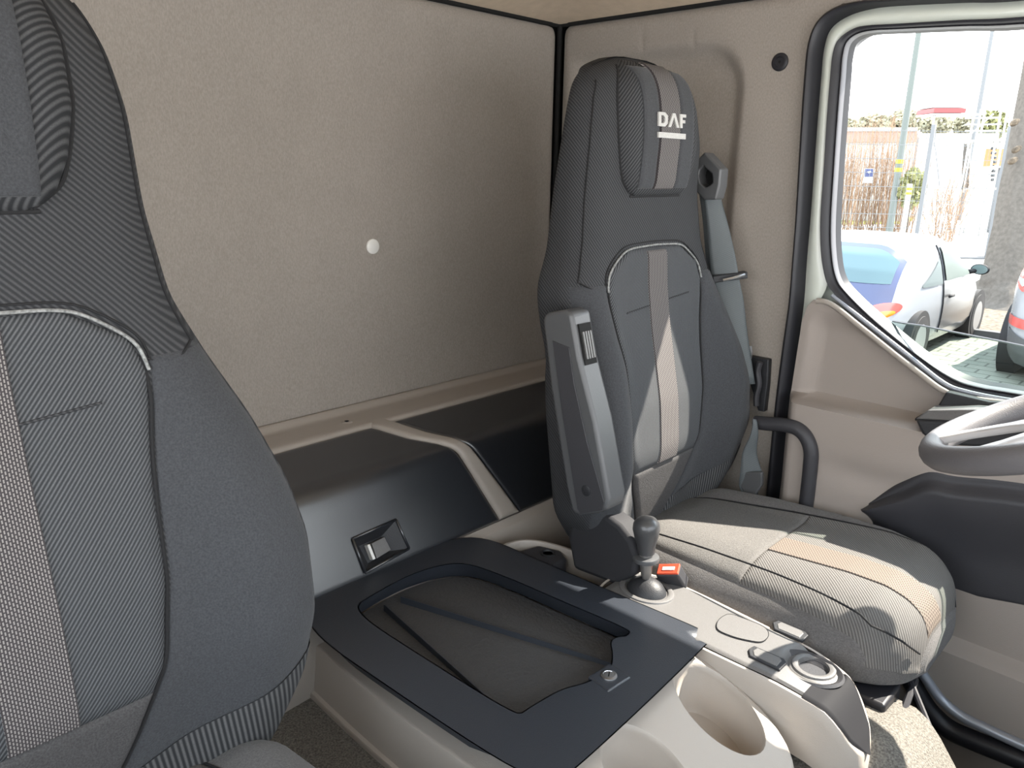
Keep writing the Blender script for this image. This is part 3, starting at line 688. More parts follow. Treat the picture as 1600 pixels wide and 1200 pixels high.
# smooth the tables once
ZZ = np.linspace(Zk[0], Zk[-1], 400)
def smt(T):
    y = np.interp(ZZ, Zk, T); k = np.hanning(25); k /= k.sum(); yp = np.pad(y, 12, mode='edge'); return np.convolve(yp, k, 'valid')
_W, _X, _B, _T = smt(Wk), smt(Xk), smt(Bk), smt(Tk)
_W = np.minimum(_W, np.interp(ZZ, Zk, Wk)+.006)
def W(z): return float(np.interp(z, ZZ, _W))
def DL(z): return .072*(1-sstep(1.88, 2.06, z)) + .05*(1-sstep(1.46, 1.62, z))
def front(y, z):
    """x of the backrest's front face at offset y from the seat centre"""
    w = W(z) - (DL(z) if y < 0 else 0); u = min(1, abs(y)/w); b = float(np.interp(z, ZZ, _B)); x = float(np.interp(z, ZZ, _X))
    g = sstep(.42, .80, u)*b
    a = .70; rr_ = min(.055, w*.4)
    if u > a: g -= rr_*(1-math.sqrt(max(0, 1-((u-a)/(1-a))**2)))
    return x+g
def shell(name, m, parent):
    nz, nu = 90, 40; mb = MB(); vs = []
    zz = [Zk[0]+(Zk[-1]-Zk[0])*(1-(1-j/nz)**1.6) for j in range(nz+1)]
    ring_n = 2*nu
    for z in zz:
        w = W(z); T = float(np.interp(z, ZZ, _T)); xb = float(np.interp(z, ZZ, _X))-T
        for i in range(nu):
            t = -math.cos(PI*i/(nu-1)); y = t*(w-(DL(z) if t < 0 else 0))*.9999; vs.append(Vector((front(y, z), YC+y, z)))
        for i in range(nu):
            t = math.cos(PI*i/(nu-1)); y = t*(w-(DL(z) if t < 0 else 0)); k = max(0, (abs(t)-.8)/.2); vs.append(Vector((xb + .03*(1-math.sqrt(max(0, 1-k*k))), YC+y, z)))
    fs = [(j*ring_n+i, j*ring_n+(i+1) % ring_n, (j+1)*ring_n+(i+1) % ring_n, (j+1)*ring_n+i) for j in range(nz) for i in range(ring_n)]
    fs += [tuple(range(ring_n))[::-1], tuple(range(nz*ring_n, (nz+1)*ring_n))]
    mb.add(vs, fs)
    return mobj(name, mb.v, mb.f, m, parent)
def panel(zl, lo, hi, h, base=None, er=.02, nu=36, nv=70, off=0.0):
    """puffed fabric panel over the front face: between offsets lo(z), hi(z), heights zl=(z0,z1)"""
    z0, z1 = zl; base = base or front
    def f(u, v):
        u = .5-.5*math.cos(PI*u); v = .5-.5*math.cos(PI*v)
        z = z0+(z1-z0)*v; a, b = lo(z), hi(z); y = a+(b-a)*u
        e = min(min(u, 1-u)*(b-a), min(v, 1-v)*(z1-z0)); k = 1 if e >= er else math.sqrt(max(0, 1-(1-e/er)**2))
        return (base(y, z)+off-.004+(h+.004)*k, YC+y, z)
    return MB().grid(f, nu, nv)
def sh(z, zs, ys): return ip(z, zs, ys)
INZ = [1.50, 1.56, 1.62, 1.70, 1.80, 1.90, 1.97, 2.03, 2.065, 2.09, 2.103]
INH = [.032, .062, .092, .126, .142, .147, .155, .163, .150, .110, .085]
insh = lambda z: ip(z, INZ, INH)
HIZ = [2.200, 2.207, 2.22, 2.25, 2.30, 2.36, 2.40, 2.43, 2.445]
HIH = [.070, .090, .103, .117, .127, .127, .116, .092, .060]
hinh = lambda z: ip(z, HIZ, HIH)
def ins_surf(y, z):
    a = insh(z); e = min(max(0, a-abs(y)), max(0, 2.103-z)); k = 1 if e > .02 else math.sqrt(max(0, 1-(1-e/.02)**2)); return front(y, z)-.004+.012*k
def hd_surf(y, z):
    a = hinh(z); e = min(max(0, a-abs(y)), max(0, z-2.20)); k = 1 if e > .035 else math.sqrt(max(0, 1-(1-e/.035)**2)); return front(y, z)-.006+.024*k

seat = empty('driver_seat', (-.62, YC, 1.43), 'complete dark grey driver seat with cushion in view, beige stripe and armrest folded up', 'seat')
shell('backrest', M['yoke'], seat)
def bol(s):
    zl = (1.47, 2.045)
    def wo(z): return (W(z)-(DL(z) if s < 0 else 0))*.985 - .002
    def lo(z): return (insh(z)+.002) if s > 0 else -wo(z)
    def hi(z): return wo(z) if s > 0 else -(insh(z)+.002)
    return panel(zl, lo, hi, .004, er=.012, nu=30)
for s in (-1, 1):
    o_ = bol(s).build('side_bolster', M['bolster'], seat)
    # ribbed lower corner of the bolster
    def wo(z, s=s): return (W(z)-(DL(z) if s < 0 else 0))*.99
    def lo(z, s=s): return (insh(z)+.0025) if s > 0 else -wo(z)
    def hi(z, s=s): return wo(z) if s > 0 else -(insh(z)+.0025)
    def rib(u, v, s=s):
        zt_ = 1.56+.09*(u if s > 0 else 1-u); z = 1.472+(zt_-1.472)*v; a, b = lo(z), hi(z); y = a+(b-a)*u
        return (front(y, z)+.0065-.006*(1-min(1, min(u, 1-u)/.05)), YC+y, z)
    if s > 0: MB().grid(rib, 24, 16).build('bolster_corner', M['ribbed'], seat)
panel((1.665, 2.103), lambda z: -insh(z), insh, .008, er=.02).build('backrest_insert', M['insert'], seat)
panel((1.50, 1.672), lambda z: -insh(z), insh, .0075, er=.012, nv=30).build('lumbar_panel', M['plain'], seat)
# pressed crease across the insert
cr_ = [Vector((ins_surf(y, 1.985+.02*(y+.12)/.24)+.0005, YC+y, 1.985+.02*(y+.12)/.24)) for y in np.linspace(-.11, .11, 24)]
MB().tube(cr_, .0016, 6).build('crease', M['yoke'], seat)
SW = .034
panel((1.672, 2.098), lambda z: -SW*1.02, lambda z: SW*1.02, .0022, base=ins_surf, er=.003, nu=8).build('backrest_stripe', M['stripe'], seat, label='beige woven stripe with pale dashes')
panel((2.20, 2.445), lambda z: -hinh(z), hinh, .018, er=.035, nu=44).build('headrest_insert', M['head'], seat)
panel((2.212, 2.440), lambda z: -SW, lambda z: SW, .0045, base=lambda y, z: hd_surf(y, z), er=.003, nu=8).build('headrest_stripe', M['stripe'], seat, label='beige woven stripe with pale dashes')
panel((2.214, 2.430), lambda z: -.085, lambda z: -SW-.001, .0035, base=hd_surf, er=.003, nu=10).build('headrest_facing', M['bolster'], seat)
panel((2.214, 2.430), lambda z: SW+.001, lambda z: .085, .0035, base=hd_surf, er=.003, nu=10).build('headrest_facing', M['bolster'], seat)
# seams and stitched edges
def seamline(pts, r, m, name, surf=front, k=.002):
    P = smooth_path([Vector((0, y, z)) for y, z in pts], 6)
    MB().tube([(surf(p.y, p.z)+k, YC+p.y, p.z) for p in P], r, 6).build(name, m, seat)
for s in (-1, 1):
    seamline([(s*(insh(z)+.001), z) for z in np.linspace(1.50, 2.045, 14)], .0022, M['seam'], 'seam', k=.001)
    seamline([(s*hinh(z)*1.005, z) for z in np.linspace(2.203, 2.43, 12)], .0024, M['seam'], 'seam', k=.0)
    seamline([(s*W(z)*.93, z) for z in np.linspace(2.05, 2.40, 12)], .0018, M['seam'], 'seam', k=.0012)
seamline([(y, 2.2) for y in np.linspace(-.085, .085, 8)], .0024, M['seam'], 'seam', k=0)
top = [(-.163, 2.03), (-.152, 2.062), (-.114, 2.092), (-.085, 2.103), (-.04, 2.106), (0, 2.107), (.04, 2.106), (.085, 2.103), (.114, 2.092), (.152, 2.062), (.163, 2.03)]
seamline(top, .0020, M['stitch'], 'stitching', k=.0035)
seamline([(y*1.03, z+.007) for y, z in top], .0014, M['seam'], 'seam', k=.001)
for s in (-1, 1):
    seamline([(s*.162, 2.042), (s*.190, 2.034), (s*.22, 2.05)], .0018, M['seam'], 'seam', k=.001)
# woven maker's letters on the headrest
LG = MB()
def lp(pts):
    """letter polygon given in a 0..1 box, mapped onto the headrest face"""
    n = len(pts); out = []
    for lay in (0, 1):
        for a, b in pts:
            y = -.046+.092*a; z = 2.326+.025*b
            out.append(Vector((hd_surf(y, z)+.004+.0035*lay, YC+y, z)))
    LG.add(out, [tuple(range(n))[::-1], tuple(range(n, 2*n))]+[(i, (i+1) % n, n+(i+1) % n, n+i) for i in range(n)])
for q in ([(0, 0), (.09, 0), (.09, 1), (0, 1)], [(.09, 1), (.09, .78), (.17, .78), (.22, 1)], [(.17, .78), (.22, .62), (.32, .78), (.22, 1)], [(.22, .62), (.22, .38), (.32, .22), (.32, .78)], [(.22, .38), (.17, .22), (.22, 0), (.32, .22)], [(.17, .22), (.09, .22), (.09, 0), (.22, 0)],
          [(.35, 0), (.44, 0), (.55, .72), (.505, 1)], [(.505, 1), (.55, .72), (.66, 0), (.75, 0), (.60, 1)],
          [(.78, 0), (.87, 0), (.87, 1), (.78, 1)], [(.87, 1), (.87, .78), (1, .78), (1, 1)], [(.87, .58), (.87, .36), (.97, .36), (.97, .58)]):
    lp(q)
for a in range(6): lp([(a/6, -.80), ((a+1)/6, -.80), ((a+1)/6, -.40), (a/6, -.40)])
LG.build('logo', M['logo'], seat, smooth=False, label='pale embroidered letters DAF over a bar')

# cushion
CXk = [-.86, -.84, -.78, -.65, -.50, -.41, -.345, -.308, -.282, -.268, -.262]
CW = [.17, .19, .205, .212, .214, .210, .198, .178, .152, .120, .08]
CT = [1.500, 1.520, 1.535, 1.545, 1.558, 1.566, 1.566, 1.556, 1.538, 1.512, 1.485]
CBm = [.0, .008, .018, .022, .018, .012, .006, .0, -.004, -.006, -.006]
CBo = [1.44, 1.432, 1.43, 1.43, 1.433, 1.434, 1.434, 1.435, 1.437, 1.440, 1.444]
CY = 1.350
xx = np.linspace(CXk[0], CXk[-1], 300)
def smc(T):
    y = np.interp(xx, CXk, T); k = np.hanning(17); k /= k.sum(); return np.convolve(np.pad(y, 8, mode='edge'), k, 'valid')
_cw, _ct, _cb, _co = smc(CW), smc(CT), smc(CBm), smc(CBo)
def cw(x): return float(np.interp(x, xx, _cw))
DLC = .024
def ctop2(y, x):
    w = cw(x)-(DLC if y < 0 else 0); u = min(1, abs(y)/w); g = sstep(.5, .78, u)*float(np.interp(x, xx, _cb)); a = .68; r_ = min(.06, w*.4, .45*(float(np.interp(x, xx, _ct))-float(np.interp(x, xx, _co))))
    if y < 0: a = .30; r_ = min(.085, w*.5, .9*(float(np.interp(x, xx, _ct))-float(np.interp(x, xx, _co)))); g = 0
    if u > a: g -= r_*(1-math.sqrt(max(0, 1-((u-a)/(1-a))**2)))
    return float(np.interp(x, xx, _ct))+g
nx_, nu_ = 80, 36; vs = []
for j in range(nx_+1):
    x = CXk[0]+(CXk[-1]-CXk[0])*(1-(1-j/nx_)**1.5); w = cw(x); zb_ = float(np.interp(x, xx, _co))
    for i in range(nu_):
        t = -math.cos(PI*i/(nu_-1)); y = t*(w-(DLC if t < 0 else 0))*.9999; vs.append(Vector((x, CY+y, ctop2(y, x))))
    for i in range(nu_):
        t = math.cos(PI*i/(nu_-1)); k = max(0, (abs(t)-.8)/.2); vs.append(Vector((x, CY+t*(w-(DLC if t < 0 else 0))*.985, zb_+.012*(1-math.sqrt(max(0, 1-k*k))))))
rn = 2*nu_
fs = [(j*rn+i, j*rn+(i+1) % rn, (j+1)*rn+(i+1) % rn, (j+1)*rn+i) for j in range(nx_) for i in range(rn)]+[tuple(range(rn))[::-1], tuple(range(nx_*rn, (nx_+1)*rn))]
M['cushion_side'] = mat('cushion_side_fabric', (.105, .100, .098), .95, spec=.2, nscale=420, namp=.22, bump=.4, bscale=500, sheen=.1)
mobj('seat_cushion', vs, fs, M['cushion_side'], seat)
def cpanel(xl, lo, hi, h, er=.012, nu=30, nv=60, off=0, kk_=.004):
    x0, x1 = xl
    def f(u, v):
        u = .5-.5*math.cos(PI*u); v = .5-.5*math.cos(PI*v); x = x0+(x1-x0)*v; a, b = lo(x), hi(x); y = a+(b-a)*u
        e = min(min(u, 1-u)*(b-a), min(v, 1-v)*(x1-x0)); k = 1 if e >= er else math.sqrt(max(0, 1-(1-e/er)**2))
        return (x, CY+y, ctop2(y, x)+off-kk_+(h+kk_)*k)
    return MB().grid(f, nu, nv)
cin = lambda x: ip(x, [-.85, -.75, -.6, -.41, -.325, -.280, -.265], [.105, .12, .135, .148, .148, .125, .09])
cpanel((-.845, -.56), lambda x: -cin(x)-.018, cin, .006).build('cushion_rear_panel', mat('cushion_plain_fabric', (.115, .110, .105), .95, spec=.2, nscale=500, namp=.28, bump=.4, bscale=500), seat)
cpanel((-.565, -.266), lambda x: -cin(x)-.018*min(1, (-.266-x)/.05), cin, .0065).build('cushion_insert', M['cush'], seat)
cpanel((-.56, -.268), lambda x: -.062, lambda x: .010, .009, er=.003, nu=8).build('cushion_stripe', M['stripe_flat'], seat, label='beige woven stripe with pale dashes')
for s in (-1, 1):
    MB().tube([(x, CY+s*(cin(x)+.001+(.018*min(1, (-.266-x)/.05) if s < 0 else 0)), ctop2(cin(x)+.001+(.018*min(1, (-.266-x)/.05) if s < 0 else 0), x)+.001) for x in np.linspace(-.845, -.268, 30)], .0018, 6).build('seam', M['seam'], seat)
# base under the cushion
MB().box((-.80, YC-.12, 1.34), (-.42, YC+.16, 1.445)).build('seat_base', M['black'], seat, bevel=.02)
sv = MB(); sv.prism([aty(*p, 1.075) for p in ((886, 840), (891, 812), (915, 802), (945, 805), (968, 822), (986, 846), (996, 874), (992, 900), (960, 915), (895, 890))], (0, .05, 0)); sv.build('hinge_cover', M['matt_dark'], seat, bevel=.010)
lv = MB(); lv.tube([atz(1425, 1052, 1.425), atz(1430, 1062, 1.42), atz(1410, 1116, 1.405)], .006, 8); lv.tube([atz(1420, 1058, 1.425), atz(1452, 1136, 1.395)], .005, 8); lv.build('adjuster_lever', M['rubber'], seat)
lv = MB(); lv.box((-.36, 1.17, 1.385), (-.285, 1.25, 1.432)); lv.build('slide_bracket', M['rubber'], seat, bevel=.006)

SEATPARTS = list(seat.children)
# passenger seat: the same seat again, without what the driver's side alone carries
ps = seat.copy(); ps.name = 'passenger_seat'; C.objects.link(ps); ps.location = seat.location + Vector((0.0, -1.15, 0))
tag(ps, 'dark grey passenger seat cut off by the left frame edge, striped backrest', 'seat')
for ch in SEATPARTS:
    c_ = ch.copy(); C.objects.link(c_); c_.parent = ps

# armrest folded up against the driver's backrest
YA0, YA1 = 1.000, 1.052
arm_side = [(847, 500), (852, 489), (880, 484), (893, 490), (905, 560), (930, 660), (951, 780), (948, 797), (935, 803), (905, 806), (893, 800), (884, 760), (860, 610)]
A_ = [aty(*p, YA0) for p in arm_side]
am = MB(); am.prism(A_, (0, YA1-YA0, 0)); arm = am.build('armrest', M['arm'], seat, bevel=.007, label='grey plastic armrest folded upright')
ap = MB(); ap.prism([aty(*p, YA0) for p in ((864, 532), (890, 543), (898, 600), (918, 690), (945, 785), (942, 797), (908, 802), (903, 795), (880, 650))], (0, -.002, 0)); ap.build('side_panel', M['arm_dark'], arm, bevel=.0008)
MB().lathe([(.010, 0), (.010, .003), (.008, .004), (0, .004)], aty(917, 766, YA0), (0, -1, 0), 24).build('pivot_cap', M['black'], arm)
# slot with ribbed adjuster wheel in the front edge
def fe(px, py, t=.5):  # a point on the front edge, mid-thickness
    p = aty(px, py, YA0); return p
d0 = aty(896, 500, YA0); d1 = aty(907, 565, YA0); dv = (d1-d0)
nrm = Vector((dv.z, 0, -dv.x)).normalized(); nrm = nrm if nrm.x > 0 else -nrm
dn = dv.normalized()
def slotbox(t0, t1, y0, y1, k0, k1):
    vs = [d0+dv*t+nrm*k+Vector((0, y-YA0, 0)) for k in (k0, k1) for t, y in ((t0, y0), (t1, y0), (t1, y1), (t0, y1))]
    return MB().add(vs, [(0, 3, 2, 1), (4, 5, 6, 7), (0, 1, 5, 4), (1, 2, 6, 5), (2, 3, 7, 6), (3, 0, 4, 7)])
slotbox(.12, 1.12, YA0+.010, YA1-.010, -.02, .0018).build('slot', M['gap'], arm, smooth=False)
aw = MB()
for i in range(4): 
    b_ = slotbox(.32, .98, YA0+.014+i*.0065, YA0+.018+i*.0065, -.01, .0045); aw.add(b_.v, b_.f)
aw.build('adjuster_wheel', M['gearpanel'], arm, smooth=False)
# belt guide on the shoulder
def ypl(px, py): return aty(px, py, 1.50)
gd_o = [ypl(*p) for p in ((1101, 237), (1126, 264), (1124, 290), (1118, 312), (1100, 312), (1077, 290), (1077, 268), (1088, 250))]
gd_i = [ypl(*p) for p in ((1099, 260), (1112, 272), (1113, 285), (1108, 290), (1101, 293), (1094, 287), (1091, 274), (1093, 266))]
gmb = MB(); n = 8; e = Vector((0, .035, 0))
V_ = gd_o+gd_i+[p+e for p in gd_o]+[p+e for p in gd_i]
F_ = []
for i in range(n):
    j = (i+1) % n; F_ += [(i, j, n+j, n+i), (2*n+i, 2*n+j, 3*n+j, 3*n+i), (i, j, 2*n+j, 2*n+i), (n+i, n+j, 3*n+j, 3*n+i)]
gmb.add(V_, F_); gd = gmb.build('belt_guide', M['arm'], seat, bevel=.004)
gx_ = MB(); gx_.prism([p+Vector((0, .03, 0)) for p in gd_i], (0, .004, 0)); gx_.build('guide_slot_backing', M['gap'], gd, smooth=False)  # black plate added behind the hole, its shade put into the colour

# ================================================================== SEAT BELT
belt = empty('seat_belt', (-.80, 1.57, 1.50), 'grey seat belt hanging from the shoulder guide beside driver backrest', 'seat belt')
def by(px, py, y=1.56): return aty(px, py, y)
L_ = [(1097, 285, 1.535), (1099, 300, 1.53), (1103, 330, 1.53), (1106, 360, 1.535), (1109, 400, 1.54), (1113, 440, 1.545), (1121, 470, 1.55), (1132, 520, 1.55), (1148, 600, 1.555)]
R_ = [(1110, 282, 1.55), (1122, 296, 1.555), (1132, 330, 1.56), (1140, 360, 1.565), (1149, 400, 1.57), (1156, 440, 1.575), (1162, 470, 1.58), (1168, 520, 1.585), (1180, 600, 1.59)]
Lp_ = smooth_path([aty(*p) for p in L_], 4); Rp_ = smooth_path([aty(*p) for p in R_], 4)
def webf(u, v):
    i = int(round(v*(len(Lp_)-1))); p = Lp_[i].lerp(Rp_[i], u); return p + Vector((.004*math.sin(PI*u), 0, 0))
MB().grid(webf, 8, len(Lp_)-1).build('webbing', M['web'], belt, solid=.0016)
# second, inner layer behind
def webf2(u, v):
    p = webf(u, v); return p + Vector((-.018, .012, 0))
MB().grid(webf2, 6, len(Lp_)-1).build('webbing', M['web'], belt, solid=.0016)
sb_ = MB(); a = aty(1113, 437, 1.535); b = aty(1166, 430, 1.59); sb_.box((-.001, -.010, -.006), ((b-a).length, .010, .009), Matrix.Translation(a) @ (b-a).to_track_quat('X', 'Z').to_matrix().to_4x4())
sb_.build('slider', M['black'], belt, bevel=.002)
MB().tube([aty(1130, 438, 1.53), aty(1143, 435, 1.54), aty(1163, 429, 1.575)], .0035, 8).build('slider_pin', M['metal'], belt)
# lower run and its sleeve
LL_ = [(1176, 655, 1.53), (1170, 685, 1.53), (1160, 715, 1.53), (1154, 745, 1.53), (1158, 765, 1.535), (1166, 780, 1.54)]
RR_ = [(1181, 655, 1.545), (1184, 685, 1.55), (1185, 715, 1.555), (1190, 745, 1.56), (1188, 765, 1.56), (1180, 780, 1.555)]
La = smooth_path([aty(*p) for p in LL_], 4); Ra = smooth_path([aty(*p) for p in RR_], 4)
MB().grid(lambda u, v: La[int(round(v*(len(La)-1)))].lerp(Ra[int(round(v*(len(La)-1)))], u)+Vector((.005*math.sin(PI*u)+.003*math.sin(14*v), 0, 0)), 8, len(La)-1).build('anchor_webbing', M['web'], belt, solid=.003)
ks = MB(); ks.prism([aty(*p, 1.535) for p in ((1156, 738), (1190, 738), (1190, 758), (1178, 777), (1166, 777), (1155, 757))], (0, .012, 0)); ks.build('anchor_sleeve', M['arm'], belt, bevel=.003)
tn = MB(); tn.tube([aty(1168, 775, 1.54), aty(1182, 779, 1.55)], .008, 8); tn.build('anchor_bolt', M['metal'], belt)

# pillar latch plate and grab rail
lat = empty('door_striker', (-.78, 1.62, 1.72), 'black striker bracket on the pillar behind driver seat', 'latch')
m_ = MB(); m_.prism([aty(*p, 1.63) for p in ((1170, 556), (1201, 562), (1199, 600), (1194, 644), (1184, 642), (1172, 600))], (0, .018, 0)); m_.build('plate', M['black'], lat, bevel=.003)
m_ = MB(); m_.tube(smooth_path([aty(*p, 1.615) for p in ((1188, 566), (1184, 580), (1186, 600), (1182, 618), (1182, 634))], 5), .007, 8); m_.build('latch_bar', M['dark'], lat)
m_ = MB(); m_.tube(smooth_path([aty(*p, 1.62) for p in ((1172, 541), (1173, 552), (1172, 560))], 5), .004, 8); m_.build('latch_hook', M['metal'], lat)
gr = MB(); gp = smooth_path([aty(*p, 1.57) for p in ((1180, 660), (1200, 662), (1225, 664), (1246, 670), (1260, 684), (1267, 705), (1266, 730), (1263, 760), (1258, 800))], 6)
gr.tube(gp, .0155, 14); tag(gr.build('grab_rail', M['dark']), 'curved dark tubular rail between driver seat and door', 'grab rail')

# red buckle beside the cushion
bk = empty('seat_belt_buckle', (-.66, 1.14, 1.50), 'seat belt buckle with red release beside driver cushion', 'buckle')
bc = atz(1052, 890, 1.535); Mx = Matrix.Translation(bc) @ Euler((R(30), R(-18), R(12))).to_matrix().to_4x4()
MB().box((-.034, -.013, -.045), (.012, .013, .0), Mx).build('housing', M['arm_dark'], bk, bevel=.004)
MB().box((-.030, -.011, -.001), (.012, .011, .0035), Mx).build('release_button', M['red'], bk, bevel=.001)
MB().box((-.020, -.0035, .003), (.004, .0035, .0045), Mx).build('slot_plate', M['white'], bk, smooth=False)

# ================================================================== STEERING WHEEL
sw = empty('steering_wheel', (-.10, 1.36, 1.86), 'grey steering wheel with hollow spokes in front of driver seat', 'steering wheel')
SWC = aty(1740, 641, 1.28); SN = Vector((-.44, 0, .898)).normalized(); SA = Vector((0, 1, 0)); SB = SN.cross(SA)
M['wheel'] = mat('wheel_grip', (.115, .11, .115), .5, spec=.4, bump=.25, bscale=500)
M['wheel_light'] = mat('wheel_spoke', (.42, .41, .41), .4, spec=.5, bump=.15, bscale=400)
RW = .225; pts = [SWC+(SA*math.cos(t)+SB*math.sin(t))*RW for t in np.linspace(0, 2*PI, 73)]
wr = MB(); nn = 14
vs = []
for k in range(72):
    t = 2*PI*k/72; rad = SA*math.cos(t)+SB*math.sin(t)
    for i in range(nn):
        a = 2*PI*i/nn; vs.append(SWC+rad*(RW+.018*math.cos(a))+SN*.0195*math.sin(a))
wr.add(vs, [(k*nn+i, k*nn+(i+1) % nn, ((k+1) % 72)*nn+(i+1) % nn, ((k+1) % 72)*nn+i) for k in range(72) for i in range(nn)])
wr.build('rim', M['wheel'], sw)
MB().lathe([(.075, -.05), (.085, -.03), (.085, -.012), (.07, .002), (.0, .008)], SWC, SN, 36).build('hub', M['wheel_light'], sw)
for ang in (97, 146, -34, -83):
    t = R(ang); rad = SA*math.cos(t)+SB*math.sin(t); sd = SN.cross(rad)
    mb = MB(); P = [(.06, .034, .004), (.12, .015, .006), (.17, .011, .008), (.218, .018, .010)]
    vs = []
    for r_, w_, h_ in P:
        c_ = SWC+rad*r_+SN*h_; vs += [c_-sd*w_-SN*.008, c_+sd*w_-SN*.008, c_+sd*w_+SN*.004, c_-sd*w_+SN*.004]
    mb.add(vs, [(4*j+i, 4*j+(i+1) % 4, 4*j+4+(i+1) % 4, 4*j+4+i) for j in range(3) for i in range(4)]+[(3, 2, 1, 0), (12, 13, 14, 15)])
    mb.build('spoke', M['wheel_light'], sw, bevel=.004)
MB().tube([SWC-SN*.03, SWC-SN*.12+Vector((.0, 0, 0)), SWC+Vector((.2, 0, -.26))], .035, 14).build('column', M['dark'], sw)

# plugs on the walls
p_ = aty(1219, 97, YD)
pl = empty('trim_plug', p_, 'small round black plug on the felt pillar beside the door window', 'plug')
MB().lathe([(.0185, -.001), (.018, .003), (.0155, .0045), (.011, .0045), (.010, .002), (.0, .002)], p_, (0, -1, 0), 32).build('rim', M['rubber'], pl)
MB().lathe([(.003, .0025), (.0, .003)], p_, (0, -1, 0), 12).build('centre_pin', M['gap'], pl)
p_ = atx(582, 385, XB)
tag(MB().lathe([(.017, -.002), (.0165, .003), (.013, .005), (.0, .006)], p_, (1, 0, 0), 32).build('wall_button', M['white']), 'round white button on the felt rear wall', 'button')
# ================================================================== OUTSIDE THE WINDOW
GZ0 = 0.20
def atd(px, py, d): return CAM + ray(px, py)*d
def gnd(px, py): return atz(px, py, GZ0)
def brickmat(name, c1, c2, mo, w, h):
    m = mat(name, c1, .9, spec=.2)
    n = m.node_tree.nodes; l = m.node_tree.links; b = n['Principled BSDF']
    tc = n.new('ShaderNodeTexCoord'); br = n.new('ShaderNodeTexBrick'); l.new(tc.outputs['Object'], br.inputs['Vector'])
    br.inputs['Scale'].default_value = 1; br.inputs['Brick Width'].default_value = w; br.inputs['Row Height'].default_value = h; br.inputs['Mortar Size'].default_value = .012
    br.inputs['Color1'].default_value = (*c1, 1); br.inputs['Color2'].default_value = (*c2, 1); br.inputs['Mortar'].default_value = (*mo, 1)
    l.new(br.outputs[0], b.inputs['Base Color']); return m
M['paving'] = brickmat('pavers', (.25, .24, .21), (.22, .215, .19), (.12, .115, .10), .30, .20)
M['concrete'] = mat('bright_concrete', (.36, .355, .34), .9, nscale=2, namp=.06)
M['litter'] = mat('leaf_litter', (.085, .065, .045), 1, nscale=14, namp=.7)
M['bark'] = mat('bark', (.10, .089, .077), 1, spec=.1, nscale=16, namp=.16, bump=1, bscale=40)
M['twig'] = mat('bare_twigs', (.27, .185, .125), 1, spec=.1)
M['leafy'] = mat('yellow_green_leaves', (.19, .19, .09), 1, spec=.1, nscale=4, namp=.5)
M['grass'] = mat('spring_grass', (.15, .17, .04), 1, spec=.1, nscale=8, namp=.4)
M['galv'] = mat('galvanised_steel', (.13, .135, .14), .6, metal=.0)
M['polegreen'] = mat('pole_paint', (.095, .11, .10), .6)
M['ywhite'] = mat('white_wall', (.36, .355, .34), .8)
M['brownroof'] = mat('brown_fascia', (.24, .17, .14), .8)
M['redp'] = mat('red_paint', (.33, .045, .045), .5)
M['yellowp'] = mat('yellow_band', (.33, .29, .01), .5)
M['orangep'] = mat('orange_paint', (.36, .17, .06), .6)
M['bluep'] = mat('blue_sign', (.035, .045, .12), .5)
M['carwhite'] = mat('white_car_paint', (.22, .23, .24), .2, spec=.5, coat=.6)
M['carblue'] = mat('blue_car_paint', (.022, .030, .085), .25, spec=.5, coat=.5)
M['carsilver'] = mat('silver_car_paint', (.12, .12, .12), .25, spec=.5, metal=.25, coat=.5)
M['lampred'] = mat('tail_lamp_red', (.42, .055, .045), .2, coat=.6)
M['lamporange'] = mat('tail_lamp_orange', (.50, .15, .01), .2, coat=.6)
M['tyre'] = mat('tyre', (.008, .008, .009), .8)
M['wheelhub'] = mat('wheel_trim', (.22, .22, .22), .4)
M['bumper'] = mat('grey_bumper', (.05, .053, .055), .7, bump=.3, bscale=60)

MB().grid(lambda u, v: (-60+u*120, 2.2+v*90, GZ0), 4, 4).build('ground', M['concrete'], kind='structure')
pv = MB(); P = [gnd(*p) for p in ((1250, 470), (1420, 520), (1445, 516), (1545, 530), (1700, 545), (1900, 700), (1500, 1200), (1000, 1200))]
pv.add([p+Vector((0, 0, .006)) for p in P], [tuple(range(8))]); pv.build('paved_ground', M['paving'], kind='structure', smooth=False)
lt_ = MB(); P = [gnd(*p) for p in ((1462, 470), (1515, 463), (1580, 455), (1700, 460), (1700, 540), (1548, 528), (1440, 514))]
lt_.add([p+Vector((0, 0, .012)) for p in P], [tuple(range(7))]); o_ = lt_.build('leaf_litter', M['litter'], smooth=False); o_['kind'] = 'stuff'; tag(o_, 'brown leaf litter on the bed around the tree trunk', 'leaves')
cbm = MB(); a, b = gnd(1436, 515), gnd(1640, 541); d = (b-a).normalized(); q = Vector((-d.y, d.x, 0))*.06
cbm.prism([a-q, b-q, b+q, a+q], (0, 0, .10)); cbm.build('kerb', M['bumper'], kind='structure', smooth=False)
gm_ = MB(); P = [gnd(*p) for p in ((1290, 352), (1420, 350), (1440, 330), (1430, 318), (1290, 318))]
gm_.add([p+Vector((0, 0, .02)) for p in P], [tuple(range(5))]); o_ = gm_.build('grass', M['grass'], smooth=False); o_['kind'] = 'stuff'; tag(o_, 'yellow green grass strip below the bare shrubs', 'grass')

